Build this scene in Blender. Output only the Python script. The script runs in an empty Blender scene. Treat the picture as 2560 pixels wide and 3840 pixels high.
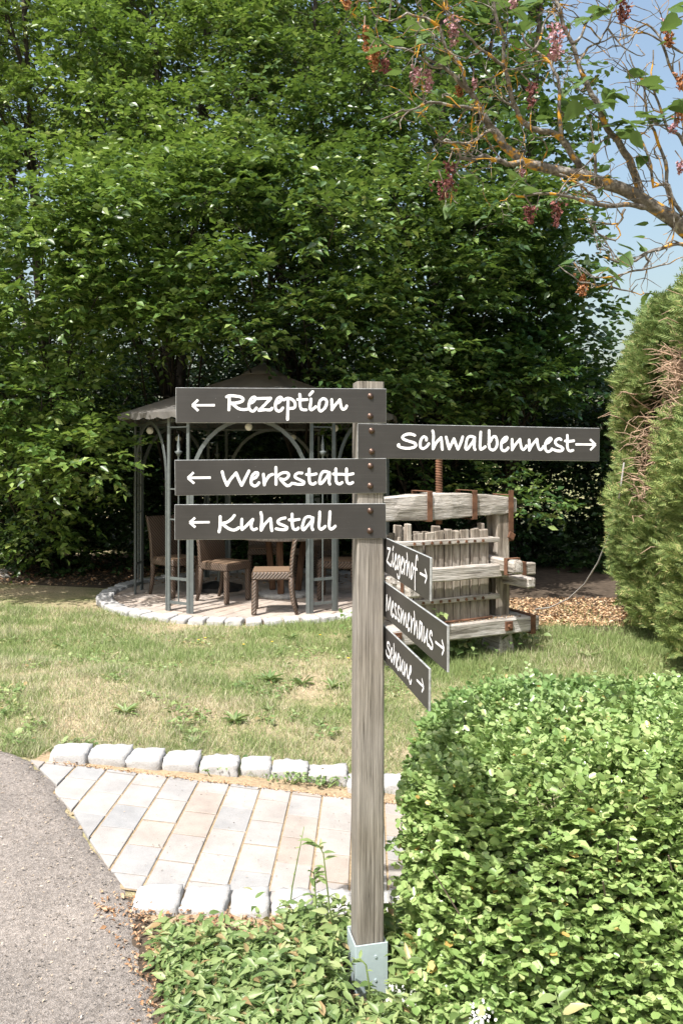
import bpy, bmesh, math, random
import numpy as np
from mathutils import Vector, Matrix, Quaternion
from mathutils import noise as mnoise

random.seed(11)
rng = np.random.default_rng(11)
scene = bpy.context.scene
col = scene.collection

# ------------------------------------------------------------------ camera
EYE = 1.65
cam_d = bpy.data.cameras.new('camera')
cam = bpy.data.objects.new('camera', cam_d)
col.objects.link(cam)
cam.location = (0, 0, EYE)
cam.rotation_euler = (math.radians(90), 0, 0)
cam_d.sensor_fit = 'VERTICAL'
cam_d.sensor_height = 36
cam_d.sensor_width = 24
cam_d.lens = 36 * 3000 / 3840
cam_d.shift_y = -190 / 3840
cam_d.clip_start = 0.05
cam_d.clip_end = 2000
scene.camera = cam
# ------------------------------------------------------------------ light
SUN = Vector((0.342, 0.468, -1.0)).normalized()
world = bpy.data.worlds.new('World')
scene.world = world
world.use_nodes = True
wn = world.node_tree
wn.nodes.clear()
w_out = wn.nodes.new('ShaderNodeOutputWorld')
w_bg = wn.nodes.new('ShaderNodeBackground')
w_sky = wn.nodes.new('ShaderNodeTexSky')
w_sky.sky_type = 'NISHITA'
w_sky.sun_disc = False
w_sky.sun_elevation = math.radians(59.9)
w_sky.sun_rotation = math.radians(216.2)
w_sky.air_density = 1.7
w_sky.dust_density = 5.0
w_sky.ozone_density = 1.6
wn.links.new(w_sky.outputs[0], w_bg.inputs[0])
w_bg.inputs[1].default_value = 0.135
wn.links.new(w_bg.outputs[0], w_out.inputs[0])
sun_d = bpy.data.lights.new('sun', 'SUN')
sun_d.energy = 4.4
sun_d.angle = math.radians(0.55)
sun_d.color = (1.0, 0.97, 0.925)
sun = bpy.data.objects.new('sun', sun_d)
col.objects.link(sun)
sun.location = (-6, -8, 20)
sun.rotation_euler = SUN.to_track_quat('-Z', 'Y').to_euler()
scene.view_settings.view_transform = 'Standard'
scene.view_settings.look = 'None'
scene.view_settings.exposure = 0.76
scene.view_settings.gamma = 1
scene.view_settings.use_curve_mapping = False
scene.cycles.max_bounces = 8
scene.cycles.transparent_max_bounces = 8

# ------------------------------------------------------------------ placing helpers
def sstep(a, b, x):
    t = np.clip((x - a) / (b - a), 0, 1)
    return t * t * (3 - 2 * t)

def gh(x, y):
    """height of the ground: the path tilts down to the right"""
    f = 1 - sstep(4.6, 7.4, y)
    return -0.12 * np.clip(x, -1.7, 1.5) * f

def at(u, v):
    """point of the ground seen at a place of the photograph"""
    a = (u - 1280) / 3000; b = (v - 1730) / 3000
    Y = EYE / b
    for _ in range(30):
        Y = 0.5 * Y + 0.5 * (EYE - float(gh(a * Y, Y))) / b
    return Vector((a * Y, Y, float(gh(a * Y, Y))))

def on_plane(u, v, P, d):
    """point of a vertical plane through P along d"""
    a = (u - 1280) / 3000
    s = (a * P[1] - P[0]) / (d[0] - a * d[1])
    X = P[0] + s * d[0]; Y = P[1] + s * d[1]
    return s, EYE + (1730 - v) / 3000 * Y, Vector((X, Y, EYE + (1730 - v) / 3000 * Y))

def deep(u, v, Y):
    return Vector(((u - 1280) / 3000 * Y, Y, EYE + (1730 - v) / 3000 * Y))

# ------------------------------------------------------------------ object helpers
def tag(o, label=None, cat=None, group=None, kind=None):
    if label: o['label'] = label
    if cat: o['category'] = cat
    if group: o['group'] = group
    if kind: o['kind'] = kind
    return o

def empty(name, loc=(0, 0, 0), rz=0.0, label=None, cat=None, group=None, kind=None):
    o = bpy.data.objects.new(name, None)
    o.empty_display_size = 0.1
    col.objects.link(o)
    o.location = loc
    o.rotation_euler = (0, 0, rz)
    return tag(o, label, cat, group, kind)

def link(name, me, mat=None, parent=None, label=None, kind=None, smooth=False):
    if mat is not None and len(me.materials) == 0:
        me.materials.append(mat)
    if smooth:
        me.polygons.foreach_set('use_smooth', [True] * len(me.polygons))
    o = bpy.data.objects.new(name, me)
    col.objects.link(o)
    if parent: o.parent = parent
    return tag(o, label, None, None, kind)

def copy_tree(o, parent=None):
    c = o.copy(); col.objects.link(c)
    if parent: c.parent = parent
    for ch in list(o.children): copy_tree(ch, c)
    return c

class MB:
    def __init__(s): s.v = []; s.f = []
    def add(s, vs, fs):
        n = len(s.v); s.v += [tuple(p) for p in vs]; s.f += [tuple(i + n for i in f) for f in fs]
    def box(s, c, h, R=None):
        P = []
        for dx in (-1, 1):
            for dy in (-1, 1):
                for dz in (-1, 1):
                    p = Vector((dx * h[0], dy * h[1], dz * h[2]))
                    if R is not None: p = R @ p
                    P.append(p + Vector(c))
        s.add(P, [(0, 1, 3, 2), (4, 6, 7, 5), (0, 4, 5, 1), (2, 3, 7, 6), (0, 2, 6, 4), (1, 5, 7, 3)])
    def bar(s, a, b, w, t=None, up=(0, 0, 1)):
        a = Vector(a); b = Vector(b); t = t or w
        d = (b - a); L = d.length; d = d / L
        up = Vector(up)
        if abs(d.dot(up)) > 0.98: up = Vector((1, 0, 0))
        x = d.cross(up).normalized(); y = x.cross(d)
        R = Matrix((x, d, y)).transposed()
        s.box((a + b) / 2, (w / 2, L / 2, t / 2), R)
    def tube(s, pts, rad, n=6, caps=True):
        pts = [Vector(p) for p in pts]
        m = len(pts)
        if not hasattr(rad, '__len__'): rad = [rad] * m
        T = []
        for i in range(m):
            T.append((pts[min(i + 1, m - 1)] - pts[max(i - 1, 0)]).normalized())
        ref = Vector((0, 0, 1)) if abs(T[0].z) < 0.9 else Vector((1, 0, 0))
        x = T[0].cross(ref).normalized()
        V = []
        for i in range(m):
            x = (x - T[i] * x.dot(T[i]))
            if x.length < 1e-6: x = T[i].orthogonal()
            x.normalize()
            y = T[i].cross(x)
            for k in range(n):
                a = 2 * math.pi * k / n
                V.append(pts[i] + (x * math.cos(a) + y * math.sin(a)) * rad[i])
        F = []
        for i in range(m - 1):
            for k in range(n):
                k2 = (k + 1) % n
                F.append((i * n + k, i * n + k2, (i + 1) * n + k2, (i + 1) * n + k))
        if caps:
            F.append(tuple(range(n - 1, -1, -1)))
            F.append(tuple((m - 1) * n + k for k in range(n)))
        s.add(V, F)
    def lathe(s, prof, n=16, c=(0, 0, 0)):
        V = []; F = []
        for r, z in prof:
            for k in range(n):
                a = 2 * math.pi * k / n
                V.append((c[0] + r * math.cos(a), c[1] + r * math.sin(a), c[2] + z))
        for i in range(len(prof) - 1):
            for k in range(n):
                k2 = (k + 1) % n
                F.append((i * n + k, i * n + k2, (i + 1) * n + k2, (i + 1) * n + k))
        F.append(tuple(range(n - 1, -1, -1)))
        F.append(tuple((len(prof) - 1) * n + k for k in range(n)))
        s.add(V, F)
    def mesh(s, name, bevel=0, jitter=0, cuts=0):
        me = bpy.data.meshes.new(name)
        me.from_pydata(s.v, [], s.f)
        if bevel or cuts or jitter:
            bm = bmesh.new(); bm.from_mesh(me)
            if bevel:
                bmesh.ops.bevel(bm, geom=bm.edges[:], offset=bevel, segments=1, affect='EDGES', profile=0.7)
            if cuts:
                bmesh.ops.subdivide_edges(bm, edges=[e for e in bm.edges if e.calc_length() > cuts], cuts=3, use_grid_fill=True)
            if jitter:
                for v in bm.verts:
                    q = v.co * 9
                    v.co += Vector((mnoise.noise(q), mnoise.noise(q + Vector((7, 3, 1))), mnoise.noise(q + Vector((2, 9, 4))))) * jitter
            bm.to_mesh(me); bm.free()
        me.update()
        return me
    def build(s, name, mat, parent=None, bevel=0, jitter=0, cuts=0, smooth=False, label=None, kind=None):
        return link(name, s.mesh(name, bevel, jitter, cuts), mat, parent, label, kind, smooth)

def np_mesh(name, V, faces_list):
    """V (n,3) floats; faces_list: list of int arrays (m,k)"""
    me = bpy.data.meshes.new(name)
    V = np.ascontiguousarray(V, dtype=np.float32)
    me.vertices.add(len(V)); me.vertices.foreach_set('co', V.ravel())
    loops = np.concatenate([f.ravel() for f in faces_list]).astype(np.int32)
    tot = np.concatenate([np.full(len(f), f.shape[1], np.int32) for f in faces_list])
    start = np.concatenate([[0], np.cumsum(tot)[:-1]]).astype(np.int32)
    me.loops.add(len(loops)); me.loops.foreach_set('vertex_index', loops)
    me.polygons.add(len(tot)); me.polygons.foreach_set('loop_start', start); me.polygons.foreach_set('loop_total', tot)
    me.update(calc_edges=True)
    return me

def unit(a):
    return a / np.maximum(np.linalg.norm(a, axis=-1, keepdims=True), 1e-9)

T_LEAF = (np.array([(0, 0, 0), (.45, .5, .10), (1, 0, -.10), (.45, -.5, .10)]), [np.array([(0, 3, 2), (0, 2, 1)])])
T_OVAL = (np.array([(0, 0, 0), (.22, .36, .07), (.62, .47, .09), (1, 0, -.04), (.62, -.47, .09), (.22, -.36, .07)]), [np.array([(0, 3, 2, 1), (0, 5, 4, 3)])])
T_ROUND = (np.array([(0, 0, 0), (.20, .42, .08), (.74, .46, .08), (1, 0, -.02), (.74, -.46, .08), (.20, -.42, .08)]), [np.array([(0, 3, 2, 1), (0, 5, 4, 3)])])
T_POINT = (np.array([(0, 0, 0), (.18, .38, .05), (.42, .46, .07), (.75, .22, .0), (1, 0, -.16), (.75, -.22, .0), (.42, -.46, .07), (.18, -.38, .05), (.5, 0, 0)]),
           [np.array([(0, 8, 2, 1), (8, 4, 3, 2), (0, 7, 6, 8), (8, 6, 5, 4)])])
_tv = []; _tf = []
for _k in range(6):
    for _s in (-1, 1):
        x0 = .06 + .14 * _k; l = .42 - .05 * _k; w_ = .040
        n0 = len(_tv)
        ex, ey = x0 + l * .80, _s * l * .72
        _tv += [(x0 - w_, 0, 0), (x0 + w_, 0, .01), (ex, ey, -.04 + .03 * _k), ((x0 + ex) / 2 - w_ * 1.5, ey * .55, .04)]
        _tf.append((n0, n0 + 1, n0 + 2, n0 + 3))
_tv += [(0, -.03, 0), (1, 0, -.08), (0, .03, 0)]
T_FROND = (np.array(_tv), [np.array(_tf), np.array([(len(_tv) - 3, len(_tv) - 2, len(_tv) - 1)])])
T_BLADE = (np.array([(0, -.5, 0), (0, .5, 0), (.6, .32, .10), (1, 0, .34), (.6, -.32, .10)]), [np.array([(0, 1, 2, 4)]), np.array([(4, 2, 3)])])

def leaves(name, P, D, N, L, W, T):
    tv, tfs = T
    D = unit(D); S = unit(np.cross(N, D)); N2 = np.cross(D, S)
    n = len(P); k = len(tv)
    L = np.broadcast_to(L, (n,)); W = np.broadcast_to(W, (n,))
    V = (P[:, None, :] + tv[None, :, 0, None] * (L[:, None, None] * D[:, None, :])
         + tv[None, :, 1, None] * (W[:, None, None] * S[:, None, :]) + tv[None, :, 2, None] * (L[:, None, None] * N2[:, None, :]))
    off = (np.arange(n) * k)[:, None, None]
    F = [(tf[None] + off).reshape(-1, tf.shape[1]) for tf in tfs]
    return np_mesh(name, V.reshape(-1, 3), F)

def sprays(O, A, Ls, K, L, W, droop=0.15, spread=0.9, flat=0.45, jit=.25):
    """leaves set alternately along twigs -> P, D, N, L, W"""
    m = len(O); A = unit(A)
    t = ((np.arange(K) + .6) / K)[None, :, None]
    Ls = np.broadcast_to(Ls, (m,))[:, None, None]
    up = np.array([0, 0, 1.0])
    S = unit(np.cross(A, up + rng.normal(0, .15, (m, 3))))
    P = O[:, None, :] + A[:, None, :] * t * Ls
    P[..., 2] -= (droop * Ls * t * t)[..., 0]
    side = np.where(np.arange(K) % 2 == 0, 1.0, -1.0)[None, :, None]
    D = A[:, None, :] * .65 + side * S[:, None, :] * spread + rng.normal(0, jit, (m, K, 3))
    D[..., 2] -= .25
    N = np.cross(A, S)[:, None, :] * -1.0
    N = np.where(N[..., 2:3] < 0, -N, N)
    N = N * flat + up * .6 + rng.normal(0, .50, (m, K, 3))
    n = m * K
    sc = rng.uniform(.65, 1.25, n)
    return P.reshape(n, 3), D.reshape(n, 3), N.reshape(n, 3), L * sc, W * sc

# ------------------------------------------------------------------ materials
def mat(name):
    m = bpy.data.materials.new(name); m.use_nodes = True
    nt = m.node_tree; nt.nodes.clear()
    out = nt.nodes.new('ShaderNodeOutputMaterial')
    b = nt.nodes.new('ShaderNodeBsdfPrincipled')
    nt.links.new(b.outputs[0], out.inputs[0])
    return m, nt, b, out

def N_(nt, t, **kw):
    n = nt.nodes.new('ShaderNode' + t)
    for k, v in kw.items():
        if k in n.inputs: n.inputs[k].default_value = v
        else: setattr(n, k, v)
    return n

def ramp(nt, src, stops):
    r = nt.nodes.new('ShaderNodeValToRGB')
    e = r.color_ramp.elements
    while len(e) < len(stops): e.new(0.5)
    for i, (p, c) in enumerate(stops):
        e[i].position = p; e[i].color = (*c, 1) if len(c) == 3 else c
    nt.links.new(src, r.inputs[0])
    return r.outputs[0]

def mixc(nt, a, b, f, mode='MIX'):
    n = nt.nodes.new('ShaderNodeMix'); n.data_type = 'RGBA'; n.blend_type = mode
    for s, val in ((6, a), (7, b)):
        if isinstance(val, (tuple, list)): n.inputs[s].default_value = (*val, 1)
        else: nt.links.new(val, n.inputs[s])
    if isinstance(f, (int, float)): n.inputs[0].default_value = f
    else: nt.links.new(f, n.inputs[0])
    return n.outputs[2]

def coords(nt, kind='Object', scale=(1, 1, 1)):
    if kind == 'Position':
        g = nt.nodes.new('ShaderNodeNewGeometry').outputs['Position']
    else:
        g = nt.nodes.new('ShaderNodeTexCoord').outputs[kind]
    mp = nt.nodes.new('ShaderNodeMapping'); mp.inputs['Scale'].default_value = scale
    nt.links.new(g, mp.inputs[0])
    return mp.outputs[0]

def noise(nt, vec, scale, detail=4, rough=.55, dist=0):
    n = N_(nt, 'TexNoise', Scale=scale, Detail=detail, Roughness=rough, Distortion=dist)
    nt.links.new(vec, n.inputs['Vector'])
    return n.outputs[0]

def bump(nt, b, h, strength=.4, dist=.01):
    n = N_(nt, 'Bump', Strength=strength, Distance=dist)
    nt.links.new(h, n.inputs['Height']); nt.links.new(n.outputs[0], b.inputs['Normal'])

def m_leaf(name, stops, trans=.32, tcol=(.28, .42, .05), rough=.42, spec=.4):
    m, nt, b, out = mat(name)
    g = nt.nodes.new('ShaderNodeNewGeometry')
    c = ramp(nt, g.outputs['Random Per Island'], stops)
    pn = noise(nt, coords(nt, 'Position'), .55, 2)
    c = mixc(nt, c, ramp(nt, pn, [(.3, (.62, .74, .62)), (.7, (1.25, 1.16, 1.0))]), 1.0, 'MULTIPLY')
    nt.links.new(c, b.inputs['Base Color'])
    b.inputs['Roughness'].default_value = rough
    b.inputs['Specular IOR Level'].default_value = spec
    t = nt.nodes.new('ShaderNodeBsdfTranslucent')
    tc = mixc(nt, c, tcol, .5)
    nt.links.new(tc, t.inputs[0])
    mx = nt.nodes.new('ShaderNodeMixShader'); mx.inputs[0].default_value = trans
    nt.links.new(b.outputs[0], mx.inputs[1]); nt.links.new(t.outputs[0], mx.inputs[2])
    nt.links.new(mx.outputs[0], out.inputs[0])
    return m

def m_plain(name, c, rough=.6, metal=0, spec=.5, var=.25, nscale=8, bumps=0, bscale=60, rnd=0):
    m, nt, b, out = mat(name)
    v = coords(nt, 'Object')
    n = noise(nt, v, nscale, 5)
    lo = tuple(x * (1 - var) for x in c); hi = tuple(min(1, x * (1 + var)) for x in c)
    cc = ramp(nt, n, [(.3, lo), (.7, hi)])
    nt.links.new(cc, b.inputs['Base Color'])
    b.inputs['Roughness'].default_value = rough; b.inputs['Metallic'].default_value = metal
    b.inputs['Specular IOR Level'].default_value = spec
    if bumps: bump(nt, b, noise(nt, v, bscale, 4), bumps, .004)
    return m

def m_wood(name, scale, dark, mid, light, crack=.5, bstr=.6, bdist=.004, dist=.5):
    m, nt, b, out = mat(name)
    v = coords(nt, 'Object', scale)
    oi = nt.nodes.new('ShaderNodeObjectInfo')
    vo = nt.nodes.new('ShaderNodeVectorMath'); vo.operation = 'ADD'
    cm = nt.nodes.new('ShaderNodeCombineXYZ')
    mu = nt.nodes.new('ShaderNodeMath'); mu.operation = 'MULTIPLY'; mu.inputs[1].default_value = 37
    nt.links.new(oi.outputs['Random'], mu.inputs[0])
    for i in range(3): nt.links.new(mu.outputs[0], cm.inputs[i])
    nt.links.new(v, vo.inputs[0]); nt.links.new(cm.outputs[0], vo.inputs[1])
    v = vo.outputs[0]
    n1 = noise(nt, v, 1.0, 6, .65, dist)
    n2 = noise(nt, v, 4.0, 4, .6)
    c = ramp(nt, n1, [(.34, dark), (.46, mid), (.62, light)])
    c = mixc(nt, c, ramp(nt, n2, [(.35, (.55, .53, .5)), (.55, (1.1, 1.1, 1.1))]), crack, 'MULTIPLY')
    big = noise(nt, coords(nt, 'Object'), 3.0, 3)
    c = mixc(nt, c, ramp(nt, big, [(.3, (.78, .74, .68)), (.7, (1.1, 1.1, 1.12))]), 1, 'MULTIPLY')
    nt.links.new(c, b.inputs['Base Color'])
    b.inputs['Roughness'].default_value = .8; b.inputs['Specular IOR Level'].default_value = .25
    a = nt.nodes.new('ShaderNodeMath'); a.operation = 'ADD'
    nt.links.new(n1, a.inputs[0]); nt.links.new(n2, a.inputs[1])
    bump(nt, b, a.outputs[0], bstr, bdist)
    return m

M = {}
M['post_wood'] = m_wood('weathered_post_wood', (95, 95, 1.9), (.10, .09, .077), (.23, .213, .19), (.33, .308, .278), .6, .9, .002, 1.6)
WG = ((.15, .135, .12), (.36, .335, .305), (.53, .505, .475))
M['wood_x'] = m_wood('old_oak_along', (2.2, 30, 30), *WG, .6, .9, .008)
M['wood_y'] = m_wood('old_oak_across', (30, 2.2, 30), *WG, .6, .9, .008)
M['wood_z'] = m_wood('old_oak_upright', (30, 30, 2.2), (.13, .11, .09), (.29, .25, .21), (.42, .38, .33), .6, .9, .008)
M['rust'] = m_plain('rusty_iron', (.135, .066, .038), .85, .0, .3, .5, 14, .5, 60)
M['bolt'] = m_plain('bronzed_screw', (.10, .065, .05), .38, .7, .5, .3, 60)
M['board_edge'] = m_plain('board_edge_grey', (.30, .31, .31), .55, 0, .4, .35, 60, .2, 120)
# dark board face: brushed, scratched, dusty
m, nt, b, out = mat('dark_sign_board')
v = coords(nt, 'Object', (3, 3, 90))
n1 = noise(nt, v, 2, 5); n2 = noise(nt, coords(nt, 'Object'), 6, 4); n3 = noise(nt, coords(nt, 'Object'), 260, 1)
c = ramp(nt, n2, [(.3, (.026, .024, .023)), (.7, (.042, .039, .037))])
c = mixc(nt, c, (.065, .063, .061), ramp(nt, n1, [(.5, (0, 0, 0)), (.8, (.35, .35, .35))]))
c = mixc(nt, c, (.4, .4, .4), ramp(nt, n3, [(.80, (0, 0, 0)), (.84, (.6, .6, .6))]))
nt.links.new(c, b.inputs['Base Color']); b.inputs['Roughness'].default_value = .48; b.inputs['Specular IOR Level'].default_value = .45
bump(nt, b, n1, .05, .001); M['board'] = m
M['letter'] = m_plain('white_lettering', (.82, .82, .84), .5, 0, .4, .04, 20)
M['zinc'] = m_plain('galvanised_steel', (.42, .505, .525), .5, .1, .5, .10, 14, .05, 90)
M['gaz_metal'] = m_plain('grey_green_painted_steel', (.115, .13, .128), .5, .1, .5, .12, 20)
M['globe'] = m_plain('milky_globe', (.8, .78, .74), .25, 0, .5, .03)
M['black'] = m_plain('black_plastic', (.02, .02, .022), .5)
M['table_top'] = m_plain('mosaic_stone', (.22, .19, .17), .4, 0, .5, .6, 30)
M['table_wood'] = m_wood('brown_table_wood', (30, 30, 2), (.05, .028, .018), (.10, .055, .033), (.15, .085, .05), .5)
M['stone_base'] = m_plain('grey_stone_foot', (.36, .36, .35), .8, 0, .3, .3, 30, .4)
# wicker
m, nt, b, out = mat('brown_wicker')
v = coords(nt, 'Object')
w1 = N_(nt, 'TexWave', wave_type='BANDS', bands_direction='Z', Scale=26); w2 = N_(nt, 'TexWave', wave_type='BANDS', bands_direction='DIAGONAL', Scale=17)
nt.links.new(v, w1.inputs[0]); nt.links.new(v, w2.inputs[0])
mu = nt.nodes.new('ShaderNodeMath'); mu.operation = 'MULTIPLY'
nt.links.new(w1.outputs[1], mu.inputs[0]); nt.links.new(w2.outputs[1], mu.inputs[1])
c = ramp(nt, mu.outputs[0], [(.05, (.035, .022, .014)), (.35, (.15, .10, .07)), (.8, (.24, .17, .125))])
nt.links.new(c, b.inputs['Base Color']); b.inputs['Roughness'].default_value = .38
bump(nt, b, mu.outputs[0], .8, .006); M['wicker'] = m
M['cushion'] = m_plain('brown_seat_cloth', (.17, .115, .075), .8, 0, .2, .12, 60, .2, 200)
# roof cloth
m, nt, b, out = mat('taupe_roof_cloth')
n = noise(nt, coords(nt, 'Object'), 5, 5)
c = ramp(nt, n, [(.3, (.10, .095, .088)), (.7, (.16, .15, .137))])
nt.links.new(c, b.inputs['Base Color']); b.inputs['Roughness'].default_value = .85
t = nt.nodes.new('ShaderNodeBsdfTranslucent'); t.inputs[0].default_value = (.5, .40, .30, 1)
mx = nt.nodes.new('ShaderNodeMixShader'); mx.inputs[0].default_value = .18
nt.links.new(b.outputs[0], mx.inputs[1]); nt.links.new(t.outputs[0], mx.inputs[2]); nt.links.new(mx.outputs[0], out.inputs[0])
M['cloth'] = m
# granite
m, nt, b, out = mat('pale_granite')
v = coords(nt, 'Object')
n1 = noise(nt, v, 150, 3, .7); n2 = noise(nt, v, 18, 4)
c = ramp(nt, n1, [(.33, (.25, .25, .255)), (.45, (.42, .415, .41)), (.7, (.52, .515, .51))])
c = mixc(nt, c, ramp(nt, n2, [(.3, (.82, .80, .77)), (.7, (1.04, 1.04, 1.05))]), 1, 'MULTIPLY')
nt.links.new(c, b.inputs['Base Color']); b.inputs['Roughness'].default_value = .85; b.inputs['Specular IOR Level'].default_value = .2
a = nt.nodes.new('ShaderNodeMath'); a.operation = 'ADD'; nt.links.new(n1, a.inputs[0]); nt.links.new(n2, a.inputs[1])
bump(nt, b, n2, .5, .005); M['granite'] = m
# pavers
def m_paver(name, stops):
    m, nt, b, out = mat(name)
    oi = nt.nodes.new('ShaderNodeObjectInfo')
    c = ramp(nt, oi.outputs['Random'], stops)
    v = coords(nt, 'Position')
    n1 = noise(nt, v, 420, 2); n2 = noise(nt, v, 14, 4); n3 = noise(nt, v, 3.2, 4)
    c = mixc(nt, c, ramp(nt, n1, [(.32, (.80, .79, .78)), (.6, (1.05, 1.05, 1.05))]), 1, 'MULTIPLY')
    c = mixc(nt, c, ramp(nt, n2, [(.3, (.88, .88, .88)), (.7, (1.06, 1.05, 1.04))]), 1, 'MULTIPLY')
    c = mixc(nt, c, ramp(nt, n3, [(.3, (.80, .79, .79)), (.55, (1.0, 1.0, 1.0))]), 1, 'MULTIPLY')
    nt.links.new(c, b.inputs['Base Color']); b.inputs['Roughness'].default_value = .9; b.inputs['Specular IOR Level'].default_value = .15
    bump(nt, b, n1, .25, .002)
    return m
M['paver'] = m_paver('pale_concrete_paver', [(0, (.315, .32, .325)), (.2, (.37, .36, .35)), (.5, (.40, .37, .345)), (.8, (.40, .38, .36)), (.93, (.395, .345, .305)), (1, (.39, .33, .285))])
M['sand'] = m_plain('joint_sand', (.33, .25, .16), .95, 0, .1, .3, 60, .6, 200)
# asphalt
m, nt, b, out = mat('grey_asphalt')
v = coords(nt, 'Position')
vo = N_(nt, 'TexVoronoi', Scale=210.0); nt.links.new(v, vo.inputs['Vector'])
n2 = noise(nt, v, 55, 4); n3 = noise(nt, v, 2.3, 6, .65); n4 = noise(nt, v, 240, 2)
c = ramp(nt, vo.outputs['Color'], [(.15, (.165, .148, .134)), (.55, (.24, .217, .198)), (.9, (.32, .29, .265))])
c = mixc(nt, c, ramp(nt, n2, [(.3, (.75, .74, .73)), (.7, (1.12, 1.11, 1.1))]), 1, 'MULTIPLY')
c = mixc(nt, c, ramp(nt, n3, [(.32, (.78, .78, .78)), (.68, (1.22, 1.2, 1.18))]), 1, 'MULTIPLY')
c = mixc(nt, c, (.36, .26, .18), ramp(nt, n4, [(.68, (0, 0, 0)), (.74, (.7, .7, .7))]))
nt.links.new(c, b.inputs['Base Color']); b.inputs['Roughness'].default_value = .9; b.inputs['Specular IOR Level'].default_value = .2
a = nt.nodes.new('ShaderNodeMath'); a.operation = 'ADD'; nt.links.new(vo.outputs['Distance'], a.inputs[0]); nt.links.new(n2, a.inputs[1])
bump(nt, b, a.outputs[0], .55, .005); M['asphalt'] = m
# lawn soil and blades share one pattern of dry and green patches
def patch(nt):
    v = coords(nt, 'Position')
    n1 = noise(nt, v, .9, 4, .6, .4); n2 = noise(nt, v, 6.0, 5, .7)
    a = nt.nodes.new('ShaderNodeMath'); a.operation = 'MULTIPLY_ADD'; a.inputs[1].default_value = .55
    nt.links.new(n2, a.inputs[0]); nt.links.new(n1, a.inputs[2])
    sx = nt.nodes.new('ShaderNodeSeparateXYZ'); nt.links.new(v, sx.inputs[0])
    mr = N_(nt, 'MapRange'); nt.links.new(sx.outputs[1], mr.inputs[0])
    mr.inputs[1].default_value = 4.0; mr.inputs[2].default_value = 6.5; mr.inputs[3].default_value = -.07; mr.inputs[4].default_value = .06
    mr2 = N_(nt, 'MapRange'); nt.links.new(sx.outputs[0], mr2.inputs[0])
    mr2.inputs[1].default_value = -1.5; mr2.inputs[2].default_value = 2.0; mr2.inputs[3].default_value = -.03; mr2.inputs[4].default_value = .08
    s1 = nt.nodes.new('ShaderNodeMath'); s1.operation = 'ADD'; nt.links.new(a.outputs[0], s1.inputs[0]); nt.links.new(mr.outputs[0], s1.inputs[1])
    s2 = nt.nodes.new('ShaderNodeMath'); s2.operation = 'ADD'; nt.links.new(s1.outputs[0], s2.inputs[0]); nt.links.new(mr2.outputs[0], s2.inputs[1])
    return s2.outputs[0]
m, nt, b, out = mat('dry_lawn_ground')
p = patch(nt)
c = ramp(nt, p, [(.60, (.44, .37, .25)), (.76, (.36, .33, .20)), (.92, (.22, .245, .11))])
c = mixc(nt, c, ramp(nt, noise(nt, coords(nt, 'Position'), 45, 4), [(.3, (.55, .52, .5)), (.7, (1.2, 1.15, 1.1))]), 1, 'MULTIPLY')
nt.links.new(c, b.inputs['Base Color']); b.inputs['Roughness'].default_value = .95; b.inputs['Specular IOR Level'].default_value = .1
bump(nt, b, noise(nt, coords(nt, 'Position'), 90, 4), .8, .02); M['soil'] = m
m, nt, b, out = mat('lawn_grass')
p = patch(nt)
g = nt.nodes.new('ShaderNodeNewGeometry')
a = nt.nodes.new('ShaderNodeMath'); a.operation = 'MULTIPLY_ADD'; a.inputs[1].default_value = .46; 
nt.links.new(g.outputs['Random Per Island'], a.inputs[0]); nt.links.new(p, a.inputs[2])
c = ramp(nt, a.outputs[0], [(.84, (.58, .525, .37)), (.92, (.48, .465, .285)), (.98, (.34, .395, .185)), (1.0, (.25, .325, .12))])
nt.links.new(c, b.inputs['Base Color']); b.inputs['Roughness'].default_value = .6; b.inputs['Specular IOR Level'].default_value = .25
t = nt.nodes.new('ShaderNodeBsdfTranslucent'); nt.links.new(c, t.inputs[0])
mx = nt.nodes.new('ShaderNodeMixShader'); mx.inputs[0].default_value = .3
nt.links.new(b.outputs[0], mx.inputs[1]); nt.links.new(t.outputs[0], mx.inputs[2]); nt.links.new(mx.outputs[0], out.inputs[0])
M['grass'] = m
M['mulch_soil'] = m_plain('brown_forest_soil', (.085, .065, .048), .95, 0, .1, .4, 12, .8, 60)
M['gravel'] = m_plain('pale_gravel', (.5, .47, .43), .95, 0, .1, .2, 40, .5, 200)

def m_chip(name, stops):
    m, nt, b, out = mat(name)
    g = nt.nodes.new('ShaderNodeNewGeometry')
    c = ramp(nt, g.outputs['Random Per Island'], stops)
    nt.links.new(c, b.inputs['Base Color']); b.inputs['Roughness'].default_value = .85; b.inputs['Specular IOR Level'].default_value = .2
    return m
M['chips'] = m_chip('orange_bark_chips', [(0, (.18, .095, .05)), (.4, (.40, .25, .14)), (.8, (.54, .38, .23)), (1, (.64, .50, .35))])
M['grit'] = m_chip('grit', [(0, (.09, .08, .07)), (.5, (.24, .21, .18)), (.9, (.42, .33, .24)), (1, (.6, .56, .5))])
M['dead_leaf'] = m_chip('dead_leaves', [(0, (.16, .09, .05)), (.5, (.34, .19, .10)), (1, (.46, .35, .24))])
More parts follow.
